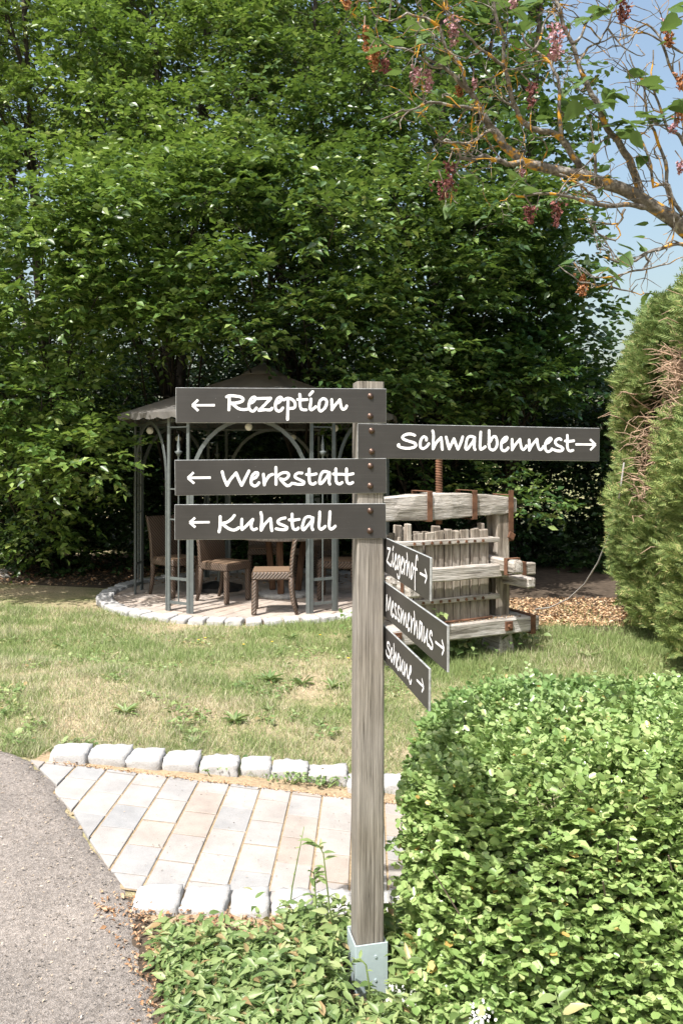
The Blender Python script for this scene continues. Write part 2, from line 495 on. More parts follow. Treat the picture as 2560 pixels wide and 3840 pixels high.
# foliage
M['leaf_light'] = m_leaf('light_tree_leaf', [(0, (.034, .076, .02)), (.4, (.078, .145, .037)), (.75, (.17, .265, .072)), (1, (.31, .39, .14))], .30, rough=.36, spec=.5)
M['leaf_mid'] = m_leaf('mid_tree_leaf', [(0, (.022, .058, .019)), (.45, (.053, .110, .031)), (.8, (.125, .205, .056)), (1, (.26, .33, .12))], .21, rough=.36, spec=.5)
M['leaf_dark'] = m_leaf('dark_tree_leaf', [(0, (.02, .056, .018)), (.5, (.042, .1, .028)), (1, (.095, .17, .05))], .18, rough=.36, spec=.5)
M['leaf_far_shade'] = m_leaf('far_tree_leaf_painted_shade', [(0, (.016, .04, .014)), (.6, (.028, .062, .02)), (1, (.05, .095, .03))], .1, rough=.45, spec=.3)  # deep shade painted into the leaf colour, so gaps between crowns look dark
M['leaf_shrub_shade'] = m_leaf('shrub_leaf_painted_shade', [(0, (.012, .032, .012)), (.6, (.022, .052, .017)), (1, (.045, .085, .027))], .1, rough=.42, spec=.35)  # leaf colour lowered to near black in place of the shade under the trees
M['thuja'] = m_leaf('thuja_scale_leaf', [(0, (.10, .16, .06)), (.4, (.18, .25, .09)), (.85, (.28, .345, .14)), (1, (.38, .33, .18))], .28, (.25, .34, .09), .6, .25)
M['box'] = m_leaf('box_leaf', [(0, (.155, .26, .09)), (.4, (.24, .355, .14)), (.8, (.32, .44, .195)), (.985, (.42, .50, .26)), (1, (.5, .3, .1))], .3, (.36, .48, .1), .30, .5)
M['weed'] = m_leaf('ground_elder_leaf', [(0, (.10, .165, .06)), (.45, (.19, .27, .11)), (.8, (.29, .36, .17)), (.93, (.36, .42, .23)), (.95, (.38, .31, .18)), (1, (.30, .2, .11))], .28, (.36, .46, .12), .42, .45)
M['lilac_leaf'] = m_leaf('lilac_leaf', [(0, (.06, .12, .035)), (1, (.10, .17, .05))], .3, (.24, .36, .08), .42, .45)
M['stem'] = m_plain('green_stem', (.16, .22, .07), .6)
M['bark'] = m_plain('dark_bark', (.05, .043, .036), .9, 0, .2, .4, 14, .8, 40)
M['twig'] = m_plain('brown_twig', (.16, .125, .10), .9, 0, .2, .4, 14)
M['dead_twig'] = m_plain('bare_dead_twig', (.40, .28, .20), .85, 0, .2, .35, 9)
m, nt, b, out = mat('lichened_lilac_bark')
v = coords(nt, 'Position')
n1 = noise(nt, v, 55, 5); n2 = noise(nt, v, 16, 3, .6); n3 = noise(nt, v, 30, 3)
c = ramp(nt, n1, [(.3, (.06, .05, .042)), (.5, (.13, .113, .098)), (.7, (.24, .215, .19))])
c = mixc(nt, c, (.40, .38, .355), ramp(nt, n3, [(.58, (0, 0, 0)), (.66, (.7, .7, .7))]))
c = mixc(nt, c, (.52, .27, .035), ramp(nt, n2, [(.55, (0, 0, 0)), (.62, (1, 1, 1))]))
nt.links.new(c, b.inputs['Base Color']); b.inputs['Roughness'].default_value = .9; b.inputs['Specular IOR Level'].default_value = .2
bump(nt, b, n1, .9, .006); M['lilac_bark'] = m
M['fl_pink'] = m_chip('pink_lilac_florets', [(0, (.26, .11, .14)), (.5, (.42, .23, .26)), (1, (.56, .39, .40))])
M['fl_dark'] = m_chip('withered_purple_florets', [(0, (.09, .035, .04)), (.5, (.19, .075, .08)), (1, (.34, .14, .12))])
M['fl_brown'] = m_chip('withered_brown_florets', [(0, (.16, .06, .03)), (.5, (.36, .15, .07)), (1, (.5, .26, .14))])
M['white_petal'] = m_plain('white_petal', (.8, .8, .76), .6)
M['yellow_petal'] = m_plain('yellow_petal', (.75, .5, .04), .5)
M['cord'] = m_plain('grey_cable', (.30, .29, .27), .6)

# ================================================================== ground
def sheet(name, poly_fn, xs, ys, dz, m_, kind='structure', lift=gh):
    X, Y = np.meshgrid(xs, ys, indexing='ij')
    Z = lift(X, Y) + dz
    V = np.stack([X, Y, Z], -1).reshape(-1, 3)
    nx, ny = X.shape
    I = np.arange(nx * ny).reshape(nx, ny)
    F = np.stack([I[:-1, :-1], I[1:, :-1], I[1:, 1:], I[:-1, 1:]], -1).reshape(-1, 4)
    return link(name, np_mesh(name, V, [F]), m_, kind=kind, smooth=True)
xs = np.concatenate([[-900, -200, -60, -20], np.arange(-10, 10.01, .25), [20, 60, 200, 900]])
ys = np.concatenate([[-900, -200, -40, -8], np.arange(-2, 20.01, .25), [30, 60, 200, 900]])
o = sheet('lawn_ground', None, xs, ys, 0.0, M['soil'])
tag(o, 'sunburnt lawn ground sheet of soil and straw', kind='structure')

# asphalt path at the left
edge_px = [(-260, 2740), (0, 2822), (102, 2852), (199, 2944), (204, 2985), (270, 3056), (327, 3153), (388, 3245), (439, 3311), (490, 3393), (500, 3454), (500, 3515), (541, 3658), (571, 3760), (590, 3860), (620, 4300)]
EDGE = [at(u, v) for u, v in edge_px]
def densify(pts, step):
    outp = []
    for a, b in zip(pts[:-1], pts[1:]):
        n = max(1, int((b - a).length / step))
        for i in range(n): outp.append(a.lerp(b, i / n))
    outp.append(pts[-1]); return outp
def asphalt_path():
    E = densify(EDGE, .035)
    V = []; F = []
    rnd = random.Random(3)
    cols = [0, .03, .1, .3, .6, 1.0, 1.6, 2.4, 4.0]
    for i, p in enumerate(E):
        j = rnd.uniform(-.014, .014)
        for k, c in enumerate(cols):
            x = p.x - c + (j if k < 2 else 0); y = p.y + (j if k < 2 else 0)
            z = float(gh(x, y)) + (0.012 if k > 0 else .002)
            V.append((x, y, z))
    nc = len(cols)
    for i in range(len(E) - 1):
        for k in range(nc - 1):
            F.append((i * nc + k, i * nc + k + 1, (i + 1) * nc + k + 1, (i + 1) * nc + k))
    mb = MB(); mb.add(V, F)
    o = mb.build('asphalt_path', M['asphalt'], smooth=True, kind='structure')
    o['label'] = 'rough grey asphalt path with a curved crumbling edge at left'
asphalt_path()

# ------------------------------------------------------------------ paved path with cobble edging
def clip(poly, a, n):
    """keep the side where (p-a).n >= 0"""
    outp = []
    for i in range(len(poly)):
        p, q = poly[i], poly[(i + 1) % len(poly)]
        dp = (p[0] - a[0]) * n[0] + (p[1] - a[1]) * n[1]; dq = (q[0] - a[0]) * n[0] + (q[1] - a[1]) * n[1]
        if dp >= 0: outp.append(p)
        if dp * dq < 0:
            t = dp / (dp - dq); outp.append((p[0] + t * (q[0] - p[0]), p[1] + t * (q[1] - p[1])))
    return outp

def slab(poly, zt, th, bev=.004, lift=gh, tilt=(0, 0)):
    """bevelled paver from a convex outline"""
    cx = sum(p[0] for p in poly) / len(poly); cy = sum(p[1] for p in poly) / len(poly)
    k = len(poly)
    V = []; F = []
    def zz(x, y): return float(lift(x, y)) + zt + tilt[0] * (x - cx) + tilt[1] * (y - cy)
    for x, y in poly:
        d = math.hypot(x - cx, y - cy); f = max(0, 1 - bev * 1.3 / max(d, 1e-4))
        V.append((cx + (x - cx) * f, cy + (y - cy) * f, zz(x, y)))
    for x, y in poly: V.append((x, y, zz(x, y) - bev))
    for x, y in poly: V.append((x, y, zz(x, y) - th))
    F.append(tuple(range(k)))
    for i in range(k):
        j = (i + 1) % k
        F.append((i, k + i, k + j, j)); F.append((k + i, 2 * k + i, 2 * k + j, k + j))
    return V, F

def area(poly):
    return .5 * sum(poly[i][0] * poly[(i + 1) % len(poly)][1] - poly[(i + 1) % len(poly)][0] * poly[i][1] for i in range(len(poly)))

def edge_x(y):
    best = None
    for a, b in zip(EDGE[:-1], EDGE[1:]):
        if min(a.y, b.y) <= y <= max(a.y, b.y):
            t = (y - a.y) / (b.y - a.y + 1e-9); x = a.x + t * (b.x - a.x)
            best = x if best is None else max(best, x)
    return best if best is not None else -9

path = empty('paved_path', (0, 3.35, 0), 0, kind='structure')
path['label'] = 'pale paved path between two rows of granite cobbles'
def sub(o, parent):
    o.parent = parent
    o.location = Vector(o.location) - parent.location
    return o
# bed of joint sand
bx = np.linspace(-1.5, 1.2, 40); by = np.linspace(2.72, 4.04, 24)
Xg, Yg = np.meshgrid(bx, by, indexing='ij')
keep = []
I = np.arange(Xg.size).reshape(Xg.shape)
for i in range(len(bx) - 1):
    for j in range(len(by) - 1):
        if bx[i] > edge_x(by[j]) - .02 and bx[i] > edge_x(by[j + 1]) - .02:
            keep.append((I[i, j], I[i + 1, j], I[i + 1, j + 1], I[i, j + 1]))
me = np_mesh('joint_sand', np.stack([Xg, Yg, gh(Xg, Yg) + .008], -1).reshape(-1, 3), [np.array(keep)])
sub(link('joint_sand', me, M['sand'], smooth=True), path)
def paver_cols():
    rnd = random.Random(5)
    PW, PL = .1497, .2197
    for k in range(-6, 13):
        x0 = -.7095 + PW * k
        off = (k % 2) * PL * .48 + rnd.uniform(-.01, .01)
        for r in range(-4, 5):
            y0 = 3.329 + off + r * PL; y1 = y0 + PL
            g = .0042
            poly = []
            for (x, y) in ((x0 + g, y0 + g), (x0 + PW - g, y0 + g), (x0 + PW - g, y1 - g), (x0 + g, y1 - g)):
                poly.append((x + .033 * (y - 3.33), y))
            poly = clip(poly, (0, 2.90), (0, 1)); 
            if len(poly) > 2: poly = clip(poly, (0, 3.90), (0, -1))
            if len(poly) < 3: continue
            # cut along the asphalt edge
            for a, b in zip(EDGE[2:10], EDGE[3:11]):
                cx = sum(p[0] for p in poly) / len(poly); cy = sum(p[1] for p in poly) / len(poly)
                d = (b.x - a.x, b.y - a.y); L = math.hypot(*d)
                t = ((cx - a.x) * d[0] + (cy - a.y) * d[1]) / L
                if -.06 < t < L + .06:
                    n = (-d[1] / L, d[0] / L)
                    if n[0] < 0: n = (-n[0], -n[1])
                    poly = clip(poly, (a.x + n[0] * .006, a.y + n[1] * .006), n)
                    if len(poly) < 3: break
            if len(poly) < 3 or abs(area(poly)) < 8e-4: continue
            cx = sum(p[0] for p in poly) / len(poly); cy = sum(p[1] for p in poly) / len(poly)
            if cx < edge_x(cy) or cx > 1.1: continue
            V, F = slab(poly, .014 + rnd.uniform(-.0015, .0015), .05, .003, gh, (rnd.uniform(-.008, .008), rnd.uniform(-.008, .008)))
            mb = MB(); mb.add(V, F)
            sub(mb.build('paver', M['paver']), path)
paver_cols()

def cobble_mesh(seed):
    rnd = random.Random(seed)
    bm = bmesh.new()
    bmesh.ops.create_cube(bm, size=1)
    bmesh.ops.subdivide_edges(bm, edges=bm.edges[:], cuts=7, use_grid_fill=True)
    o = Vector((rnd.uniform(0, 50), rnd.uniform(0, 50), rnd.uniform(0, 50)))
    for v in bm.verts:
        p = v.co * 2
        L = (abs(p.x) ** 18 + abs(p.y) ** 18 + abs(p.z) ** 18) ** (1 / 18)
        q = p / L
        d = 1 + .07 * mnoise.noise(q * 1.1 + o) + .07 * mnoise.noise(q * 2.6 + o) + .075 * mnoise.noise(q * 5 + o) + .05 * mnoise.noise(q * 11 + o)
        v.co = q * d * .5
    me = bpy.data.meshes.new('cobble'); bm.to_mesh(me); bm.free()
    me.materials.append(M['granite'])
    me.polygons.foreach_set('use_smooth', [True] * len(me.polygons))
    return me
COB = [cobble_mesh(s) for s in range(7)]
def cobble(loc, size, rz, parent, rnd, tilt=.05):
    o = bpy.data.objects.new('cobble', rnd.choice(COB)); col.objects.link(o)
    o.location = loc; o.scale = size
    o.rotation_euler = (rnd.uniform(-tilt, tilt), rnd.uniform(-tilt, tilt), rz)
    return sub(o, parent) if parent else o
rnd = random.Random(8)
# back row: (left px, right px, top px, base px)
back = [(188, 312, 2790, 2868), (327, 467, 2795, 2875), (470, 594, 2806, 2888), (612, 735, 2822, 2898), (752, 884, 2826, 2912), (902, 1007, 2852, 2918), (1022, 1147, 2858, 2930), (1162, 1298, 2874, 2946), (1310, 1430, 2900, 2985), (1438, 1545, 2918, 2984), (1560, 1680, 2935, 3005), (1700, 1820, 2950, 3020)]
for (ul, ur, vt, vb) in back:
    c = at((ul + ur) / 2, vb); wl = (ur - ul) / 3000 * c.y
    cobble((c.x, c.y + .072, c.z - .008), (wl * 1.08, .155, .135), .035 + rnd.uniform(-.06, .06), path, rnd)
front = [(490, 656, 3435), (675, 842, 3440), (860, 1000, 3446), (1018, 1160, 3450), (1178, 1320, 3455), (1340, 1470, 3460), (1490, 1620, 3465)]
for (ul, ur, vb) in front:
    c = at((ul + ur) / 2, vb); wl = (ur - ul) / 3000 * c.y
    cobble((c.x, c.y + .075, c.z - .03), (wl * 1.03, .16, .13), .03 + rnd.uniform(-.05, .05), path, rnd, .03)

# ================================================================== sign post
YAW = math.radians(8.5)
FR = Vector((math.cos(YAW), math.sin(YAW), 0)); BK = Vector((-math.sin(YAW), math.cos(YAW), 0))
C0 = Vector((.0490, 2.475, 0))                       # front left corner of the post
PWD, PDP = .0850, .095
ctr = C0 + FR * PWD / 2 + BK * PDP / 2
gz = float(gh(ctr.x, ctr.y))
sp = empty('signpost', (ctr.x, ctr.y, gz), 0, 'square weathered wooden signpost carrying seven dark arrow boards', 'signpost')
def loc(p): return Vector(p) - Vector((ctr.x, ctr.y, gz))
def post():
    mb = MB(); V = []; F = []
    zs = np.linspace(.10, 1.8975, 30) - gz
    prof = []
    c = .005
    for sx, sy in ((-1, -1), (1, -1), (1, 1), (-1, 1)):
        x, y = sx * PWD / 2, sy * PDP / 2
        a = (x - sx * c, y); b_ = (x, y - sy * c)
        prof += [a, b_] if sx * sy < 0 else [b_, a]
    # order round
    prof.sort(key=lambda p: math.atan2(p[1], p[0]))
    n = len(prof)
    for i, z in enumerate(zs):
        tw = math.radians(-1.0 + 5.5 * (1 - z / 1.9))      # the post is twisted: turns towards its foot
        a = YAW + tw
        ox = -.003 * (1 - z / 1.9)
        for (x, y) in prof:
            sc = 1 + .012 * (1 - z / 1.9)
            j = .0012 * mnoise.noise(Vector((x * 90, y * 90, z * 5)))
            V.append((ox + (x * math.cos(a) - y * math.sin(a)) * sc + j, (x * math.sin(a) + y * math.cos(a)) * sc + j, z + (j * 3 if i == len(zs) - 1 else 0)))
    for i in range(len(zs) - 1):
        for k in range(n):
            k2 = (k + 1) % n
            F.append((i * n + k, i * n + k2, (i + 1) * n + k2, (i + 1) * n + k))
    F.append(tuple((len(zs) - 1) * n + k for k in range(n)))
    F.append(tuple(range(n - 1, -1, -1)))
    mb.add(V, F)
    mb.build('post', M['post_wood'], sp)
    # galvanised shoe: a U of sheet with a foot
    s = MB(); h = .30; t = .0045
    a = YAW + math.radians(4.5)
    R = Matrix.Rotation(a, 3, 'Z')
    w2, d2 = PWD / 2 * 1.012 + .004, PDP / 2 * 1.012 + .004
    z1 = .151 - gz
    for (cx, cy, hx, hy) in ((0, -d2 - t / 2, w2 + t, t / 2), (0, d2 + t / 2, w2 + t, t / 2), (-w2 - t / 2, 0, t / 2, d2 - .001), (w2 + t / 2, 0, t / 2, d2 - .001)):
        s.box(R @ Vector((cx, cy, 0)) + Vector((-.003, 0, z1 / 2 + .002)), (hx, hy, z1 / 2 + (.004 if cx == 0 else 0)), R)
    sh = s.build('post_shoe', M['zinc'], sp, bevel=.001)
    for zz in (.118 - gz, .045 - gz):
        bl = MB()
        p = R @ Vector((.012, -d2 - t, 0)) + Vector((-.003, 0, zz))
        q = R @ Vector((.012, -d2 - t - .006, 0)) + Vector((-.003, 0, zz))
        bl.tube([p, q.lerp(p, .5)], .0042, 8)
        bl.build('bolt', M['zinc'], sh)
post()

def catmull(pts, step):
    P = [Vector((*p, 0)) for p in pts]
    if len(P) == 2:
        n = max(2, int((P[1] - P[0]).length / step))
        return [P[0].lerp(P[1], i / n) for i in range(n + 1)]
    E = [P[0] * 2 - P[1]] + P + [P[-1] * 2 - P[-2]]
    outp = []
    for i in range(1, len(E) - 2):
        p0, p1, p2, p3 = E[i - 1], E[i], E[i + 1], E[i + 2]
        n = max(2, int((p2 - p1).length / step))
        for k in range(n):
            t = k / n
            outp.append(.5 * ((2 * p1) + (-p0 + p2) * t + (2 * p0 - 5 * p1 + 4 * p2 - p3) * t * t + (-p0 + 3 * p1 - 3 * p2 + p3) * t ** 3))
    outp.append(P[-1]); return outp

_glyph_rise = [0]
def stroke(mb, pts, w, place, rough=.0005, square=False):
    """a hand painted stroke: ribbon with rough edges; pts in board coordinates (s, z)"""
    C = catmull(pts, .0022)
    m = len(C)
    _glyph_rise[0] += 1
    base = .0006 + .00012 * (_glyph_rise[0] % 4)
    V = []; F = []
    k0 = random.random() * 50
    L = []; Rr = []
    for i, p in enumerate(C):
        t = (C[min(i + 1, m - 1)] - C[max(i - 1, 0)])
        if t.length < 1e-7: t = Vector((1, 0, 0))
        t.normalize(); n = Vector((-t.y, t.x, 0))
        ww = w / 2 * (1 + .10 * mnoise.noise(Vector((i * .13, k0, 0))))
        e1 = 0 if square else rough * mnoise.noise(Vector((i * 1.1, k0, 3))) * 2
        e2 = 0 if square else rough * mnoise.noise(Vector((i * 1.1, k0, 9))) * 2
        h = base + i * .000004
        V.append(place(p.x + n.x * (ww + e1), p.y + n.y * (ww + e1), h)); V.append(place(p.x - n.x * (ww + e2), p.y - n.y * (ww + e2), h))
    for i in range(m - 1):
        F.append((2 * i, 2 * i + 1, 2 * i + 3, 2 * i + 2))
    mb.add(V, F)
    if not square:
        for (i, sg) in ((0, -1), (m - 1, 1)):                 # rounded ends
            p = C[i]; t = (C[min(i + 1, m - 1)] - C[max(i - 1, 0)]); t.normalize(); n = Vector((-t.y, t.x, 0))
            h = base + i * .000004
            V = []
            for k in range(7):
                a = math.pi * k / 6
                q = p + n * math.cos(a) * w / 2 * .97 + t * sg * math.sin(a) * w / 2 * random.uniform(.75, 1.05)
                V.append(place(q.x, q.y, h + .00003))
            mb.add(V, [tuple(range(7)) if sg > 0 else tuple(range(6, -1, -1))])

def sign_board(corners, P, d, face_n, text, arrow, width, extend=0, label='', bolts=None):
    """corners TL,TR,BL,BR in photograph pixels on the vertical plane (P, d); the face looks along face_n"""
    q = [on_plane(u, v, P, d)[:2] for u, v in corners]
    dv = Vector((d[0], d[1], 0)); nv = Vector(face_n)
    TH = .0062
    def place(s, z, h): return loc(Vector((P[0], P[1], 0)) + dv * s + Vector((0, 0, z)) + nv * h)
    (s0, z0), (s1, z1), (s2, z2), (s3, z3) = q
    if extend:                                             # the end hidden behind the post
        tt = -extend / (s1 - s0)
        z0e = z0 + (z1 - z0) * tt; z2e = z2 + (z3 - z2) * tt
        s0 -= extend; s2 -= extend; z0, z2 = z0e, z2e
    mb = MB()
    quad = [(s0, z0), (s1, z1), (s3, z3), (s2, z2)]
    Vf = [place(s, z, 0) for s, z in quad]; Vb = [place(s, z, -TH) for s, z in quad]
    mb.add(Vf + Vb, [(0, 1, 2, 3), (7, 6, 5, 4), (0, 4, 5, 1), (1, 5, 6, 2), (2, 6, 7, 3), (3, 7, 4, 0)])
    me = mb.mesh('sign_board')
    me.materials.append(M['board']); me.materials.append(M['board_edge'])
    for i, p in enumerate(me.polygons): p.material_index = 0 if i < 2 else 1
    bm = bmesh.new(); bm.from_mesh(me); bmesh.ops.recalc_face_normals(bm, faces=bm.faces[:])
    bmesh.ops.bevel(bm, geom=bm.edges[:], offset=.0011, segments=1, affect='EDGES', material=1); bm.to_mesh(me); bm.free()
    bo = link('sign_board', me, None, sp, label)
    def conv(pts, ox, oy, sc):
        return [on_plane(ox + x * sc, oy + y * sc, P, d)[:2] for x, y in pts]
    lt = MB()
    for (ox, oy, sc, strokes) in text:
        for st in strokes: stroke(lt, conv(st, ox, oy, sc), width, place)
    lt.build('lettering', M['letter'], bo)
    ar = MB(); ox, oy, sc, shaft, head = arrow
    stroke(ar, conv(shaft, ox, oy, sc), width * .82, place, square=True)
    stroke(ar, conv(head[:2], ox, oy, sc), width * .82, place, square=True)
    stroke(ar, conv([head[1], head[2]], ox, oy, sc), width * .82, place, square=True)
    ar.build('arrow', M['letter'], bo)
    for (u, v) in (bolts or []):
        s, z, _ = on_plane(u, v, P, d)
        b_ = MB(); r = .0078
        c = place(s, z, 0)
        prof = [(r * 1.25, .0004), (r * 1.2, .0012), (r, .0014), (r * .93, .0035), (r * .6, .0058), (.0015, .0066)]
        V = []; F = []
        n = 14
        e1 = dv; e2 = Vector((0, 0, 1))
        for rr, h in prof:
            for k in range(n):
                a = 2 * math.pi * k / n
                V.append(c + e1 * rr * math.cos(a) + e2 * rr * math.sin(a) + nv * h)
        for i in range(len(prof) - 1):
            for k in range(n):
                F.append((i * n + k, i * n + (k + 1) % n, (i + 1) * n + (k + 1) % n, (i + 1) * n + k))
        F.append(tuple((len(prof) - 1) * n + k for k in range(n)))
        b_.add(V, F)
        so = b_.build('screw', M['bolt'], bo, smooth=True)
    return bo

fn = -BK
def fplane(deg):
    """vertical plane of a board lying on the front face"""
    a = math.radians(deg); p = C0 + FR * PWD * .5 + fn * .0072
    return (p.x, p.y), (math.cos(a), math.sin(a)), (math.sin(a), -math.cos(a), 0)
zb = (640, 1400, .44643)
W_L = .0086
A_ = (820, 1450, .33163)
e1 = [(345, 190), (385, 175), (412, 145), (415, 125), (395, 118), (365, 140), (347, 185), (342, 230), (355, 262), (380, 278), (405, 268), (428, 240)]
rez = [[(88, 116), (120, 104), (200, 107), (258, 122), (275, 150), (250, 172), (190, 185), (140, 187)], [(120, 104), (120, 180), (116, 265)], [(140, 182), (180, 215), (225, 248), (280, 260), (335, 252)],
       e1, [(440, 135), (510, 132), (590, 131)], [(590, 131), (525, 200), (455, 270)], [(455, 270), (520, 262), (588, 262), (601, 242)], [(x + 297, y) for x, y in e1],
       [(735, 150), (775, 132), (820, 140), (855, 170), (865, 210), (850, 240), (800, 247)], [(785, 132), (782, 220), (778, 372)],
       [(915, 84), (920, 130), (918, 190), (925, 235), (945, 260), (990, 262)], [(892, 145), (940, 150), (998, 146)],
       [(1042, 138), (1040, 180), (1032, 230), (1042, 262), (1070, 250), (1096, 226)], [(1026, 96), (1063, 54)],
       [(1180, 135), (1145, 160), (1132, 210), (1130, 250), (1150, 276), (1180, 260), (1210, 220), (1220, 170), (1205, 142), (1172, 136)],
       [(1276, 145), (1278, 200), (1278, 262)], [(1278, 262), (1310, 215), (1368, 146)], [(1368, 146), (1375, 190), (1390, 245), (1412, 257), (1435, 240), (1446, 216)]]
P, d, n_ = fplane(7.2)
sign_board([(659, 1453), (1448, 1457.5), (660.5, 1586), (1448, 1586)], P, d, n_, [(*A_, rez)], (*zb, [(186, 268), (372, 268)], [(231, 222), (183, 268), (233, 315)]), W_L,
           label='topmost dark board reading Rezeption with arrow left', bolts=[(1389, 1486), (1388, 1561)])
B_ = (800, 1730, .34439)
wer = [[(97, 112), (115, 180), (150, 262)], [(150, 262), (185, 200), (248, 125)], [(248, 125), (275, 190), (308, 263)], [(308, 263), (345, 190), (388, 104)],
       [(420, 192), (460, 175), (485, 140), (478, 122), (455, 124), (425, 155), (412, 205), (415, 245), (445, 268), (475, 260), (498, 232)],
       [(545, 138), (550, 200), (555, 258)], [(555, 240), (580, 195), (610, 155), (648, 141)], [(680, 64), (682, 150), (682, 252)],
       [(690, 172), (730, 135), (780, 121), (820, 140), (805, 180), (770, 198), (728, 190)], [(728, 190), (750, 220), (785, 255), (815, 266), (842, 252), (856, 236)],
       [(966, 127), (920, 127), (888, 155), (900, 180), (950, 205), (985, 225), (975, 247), (920, 250), (872, 240)],
       [(1042, 82), (1042, 150), (1045, 215), (1060, 243), (1088, 248), (1112, 232)], [(1012, 142), (1060, 147), (1120, 136)],
       [(1262, 122), (1215, 110), (1185, 122), (1165, 160), (1155, 220), (1165, 246), (1200, 215), (1240, 160), (1264, 124)], [(1264, 124), (1262, 180), (1258, 225), (1268, 250)],
       [(1332, 80), (1332, 150), (1335, 210), (1350, 240), (1380, 245), (1400, 230)], [(1302, 138), (1415, 141)], [(1448, 80), (1448, 150), (1450, 205), (1465, 238), (1493, 243), (1516, 228)], [(1415, 143), (1470, 144), (1522, 134)]]
P, d, n_ = fplane(7.0)
sign_board([(655, 1725), (1448, 1718.5), (657, 1858.5), (1448, 1849.5)], P, d, n_, [(*B_, wer)], (*zb, [(148, 878), (337, 876)], [(194, 832), (145, 879), (199, 925)]), W_L,
           label='dark board reading Werkstatt with arrow left', bolts=[(1389, 1748), (1388, 1822)])
C_ = (780, 1890, .33163)
kuh = [[(138, 140), (138, 220), (135, 270), (125, 315)], [(300, 127), (265, 170), (215, 205), (160, 219)], [(160, 222), (215, 265), (265, 291), (310, 291), (352, 266)],
       [(383, 172), (380, 230), (385, 290)], [(385, 290), (430, 250), (507, 174)], [(507, 174), (490, 225), (492, 270), (515, 291), (550, 279)],
       [(597, 95), (607, 150), (605, 220), (600, 297)], [(600, 297), (640, 230), (706, 162)], [(706, 162), (712, 210), (715, 260), (722, 302)],
       [(873, 157), (825, 167), (790, 195), (800, 220), (860, 245), (892, 265), (880, 287), (830, 290), (768, 279)],
       [(950, 112), (950, 180), (955, 250), (970, 283), (1000, 288), (1022, 270)], [(917, 178), (970, 182), (1030, 173)],
       [(1188, 157), (1135, 142), (1095, 162), (1075, 215), (1065, 270), (1080, 290), (1120, 250), (1170, 190), (1186, 158)], [(1186, 158), (1180, 210), (1172, 260), (1185, 292)],
       [(1262, 88), (1258, 180), (1253, 250), (1270, 284), (1300, 274), (1324, 251)], [(1377, 86), (1372, 180), (1368, 250), (1385, 284), (1415, 271), (1438, 249)]]
P, d, n_ = fplane(7.4)
sign_board([(655, 1892), (1446, 1888), (655.5, 2025), (1447, 2019)], P, d, n_, [(*C_, kuh)], (*zb, [(163, 1252), (328, 1250)], [(206, 1213), (160, 1252), (208, 1293)]), W_L,
           label='dark board reading Kuhstall with arrow left', bolts=[(1388, 1916), (1387, 1991)])
D_ = (1470, 1590, .25510); E_ = (1850, 1590, .25510)
sch1 = [[(330, 167), (270, 147), (200, 155), (150, 190), (170, 225), (250, 255), (325, 280), (345, 315), (310, 345), (220, 357), (130, 345), (86, 320), (97, 300)],
        [(500, 240), (500, 202), (465, 187), (430, 215), (410, 280), (415, 340), (450, 361), (500, 335), (537, 288)],
        [(592, 99), (605, 170), (600, 270), (598, 367)], [(598, 367), (640, 280), (716, 197)], [(716, 197), (725, 270), (728, 340), (735, 375)],
        [(790, 190), (810, 270), (835, 367)], [(835, 367), (870, 290), (905, 215)], [(905, 215), (930, 290), (962, 372)], [(962, 372), (1000, 290), (1033, 188)],
        [(1210, 197), (1150, 182), (1105, 207), (1085, 280), (1075, 350), (1095, 373), (1140, 320), (1185, 255), (1209, 200)], [(1209, 200), (1205, 280), (1200, 340), (1215, 378)],
        [(1297, 116), (1292, 220), (1287, 310), (1295, 371), (1330, 360), (1366, 331)],
        [(1420, 95), (1420, 220), (1418, 310), (1432, 365), (1480, 382), (1520, 350), (1538, 290), (1530, 220), (1505, 182), (1465, 205), (1435, 262)]]
sch2 = [[(115, 278), (160, 255), (195, 215), (190, 192), (160, 202), (120, 250), (108, 310), (115, 370), (150, 394), (190, 375), (210, 348)],
        [(268, 225), (268, 300), (268, 382)], [(268, 382), (310, 310), (383, 224)], [(383, 224), (390, 280), (405, 345), (428, 377), (460, 355), (480, 318)],
        [(518, 232), (520, 310), (520, 386)], [(520, 386), (560, 310), (633, 224)], [(633, 224), (642, 290), (655, 350), (680, 379), (710, 360), (727, 328)],
        [(765, 288), (805, 270), (842, 227), (838, 207), (805, 217), (765, 265), (752, 320), (760, 380), (795, 407), (835, 390), (853, 363)],
        [(988, 232), (960, 214), (915, 236), (903, 275), (930, 310), (985, 335), (1015, 365), (990, 394), (930, 395), (880, 378)],
        [(1078, 165), (1080, 240), (1078, 320), (1090, 375), (1120, 397), (1162, 386)], [(1045, 249), (1100, 255), (1174, 246)]]
P, d, n_ = fplane(8.8)
sign_board([(1340, 1587.5), (2247.5, 1605.5), (1340, 1718), (2245.5, 1730)], P, d, n_, [(*D_, sch1), (*E_, sch2)], (*E_, [(1197, 299), (1488, 303)], [(1412, 225), (1494, 303), (1415, 384)]), W_L,
           label='long dark board reading Schwalbennest with arrow right', bolts=[(1393, 1615.5), (1394, 1693.5)])
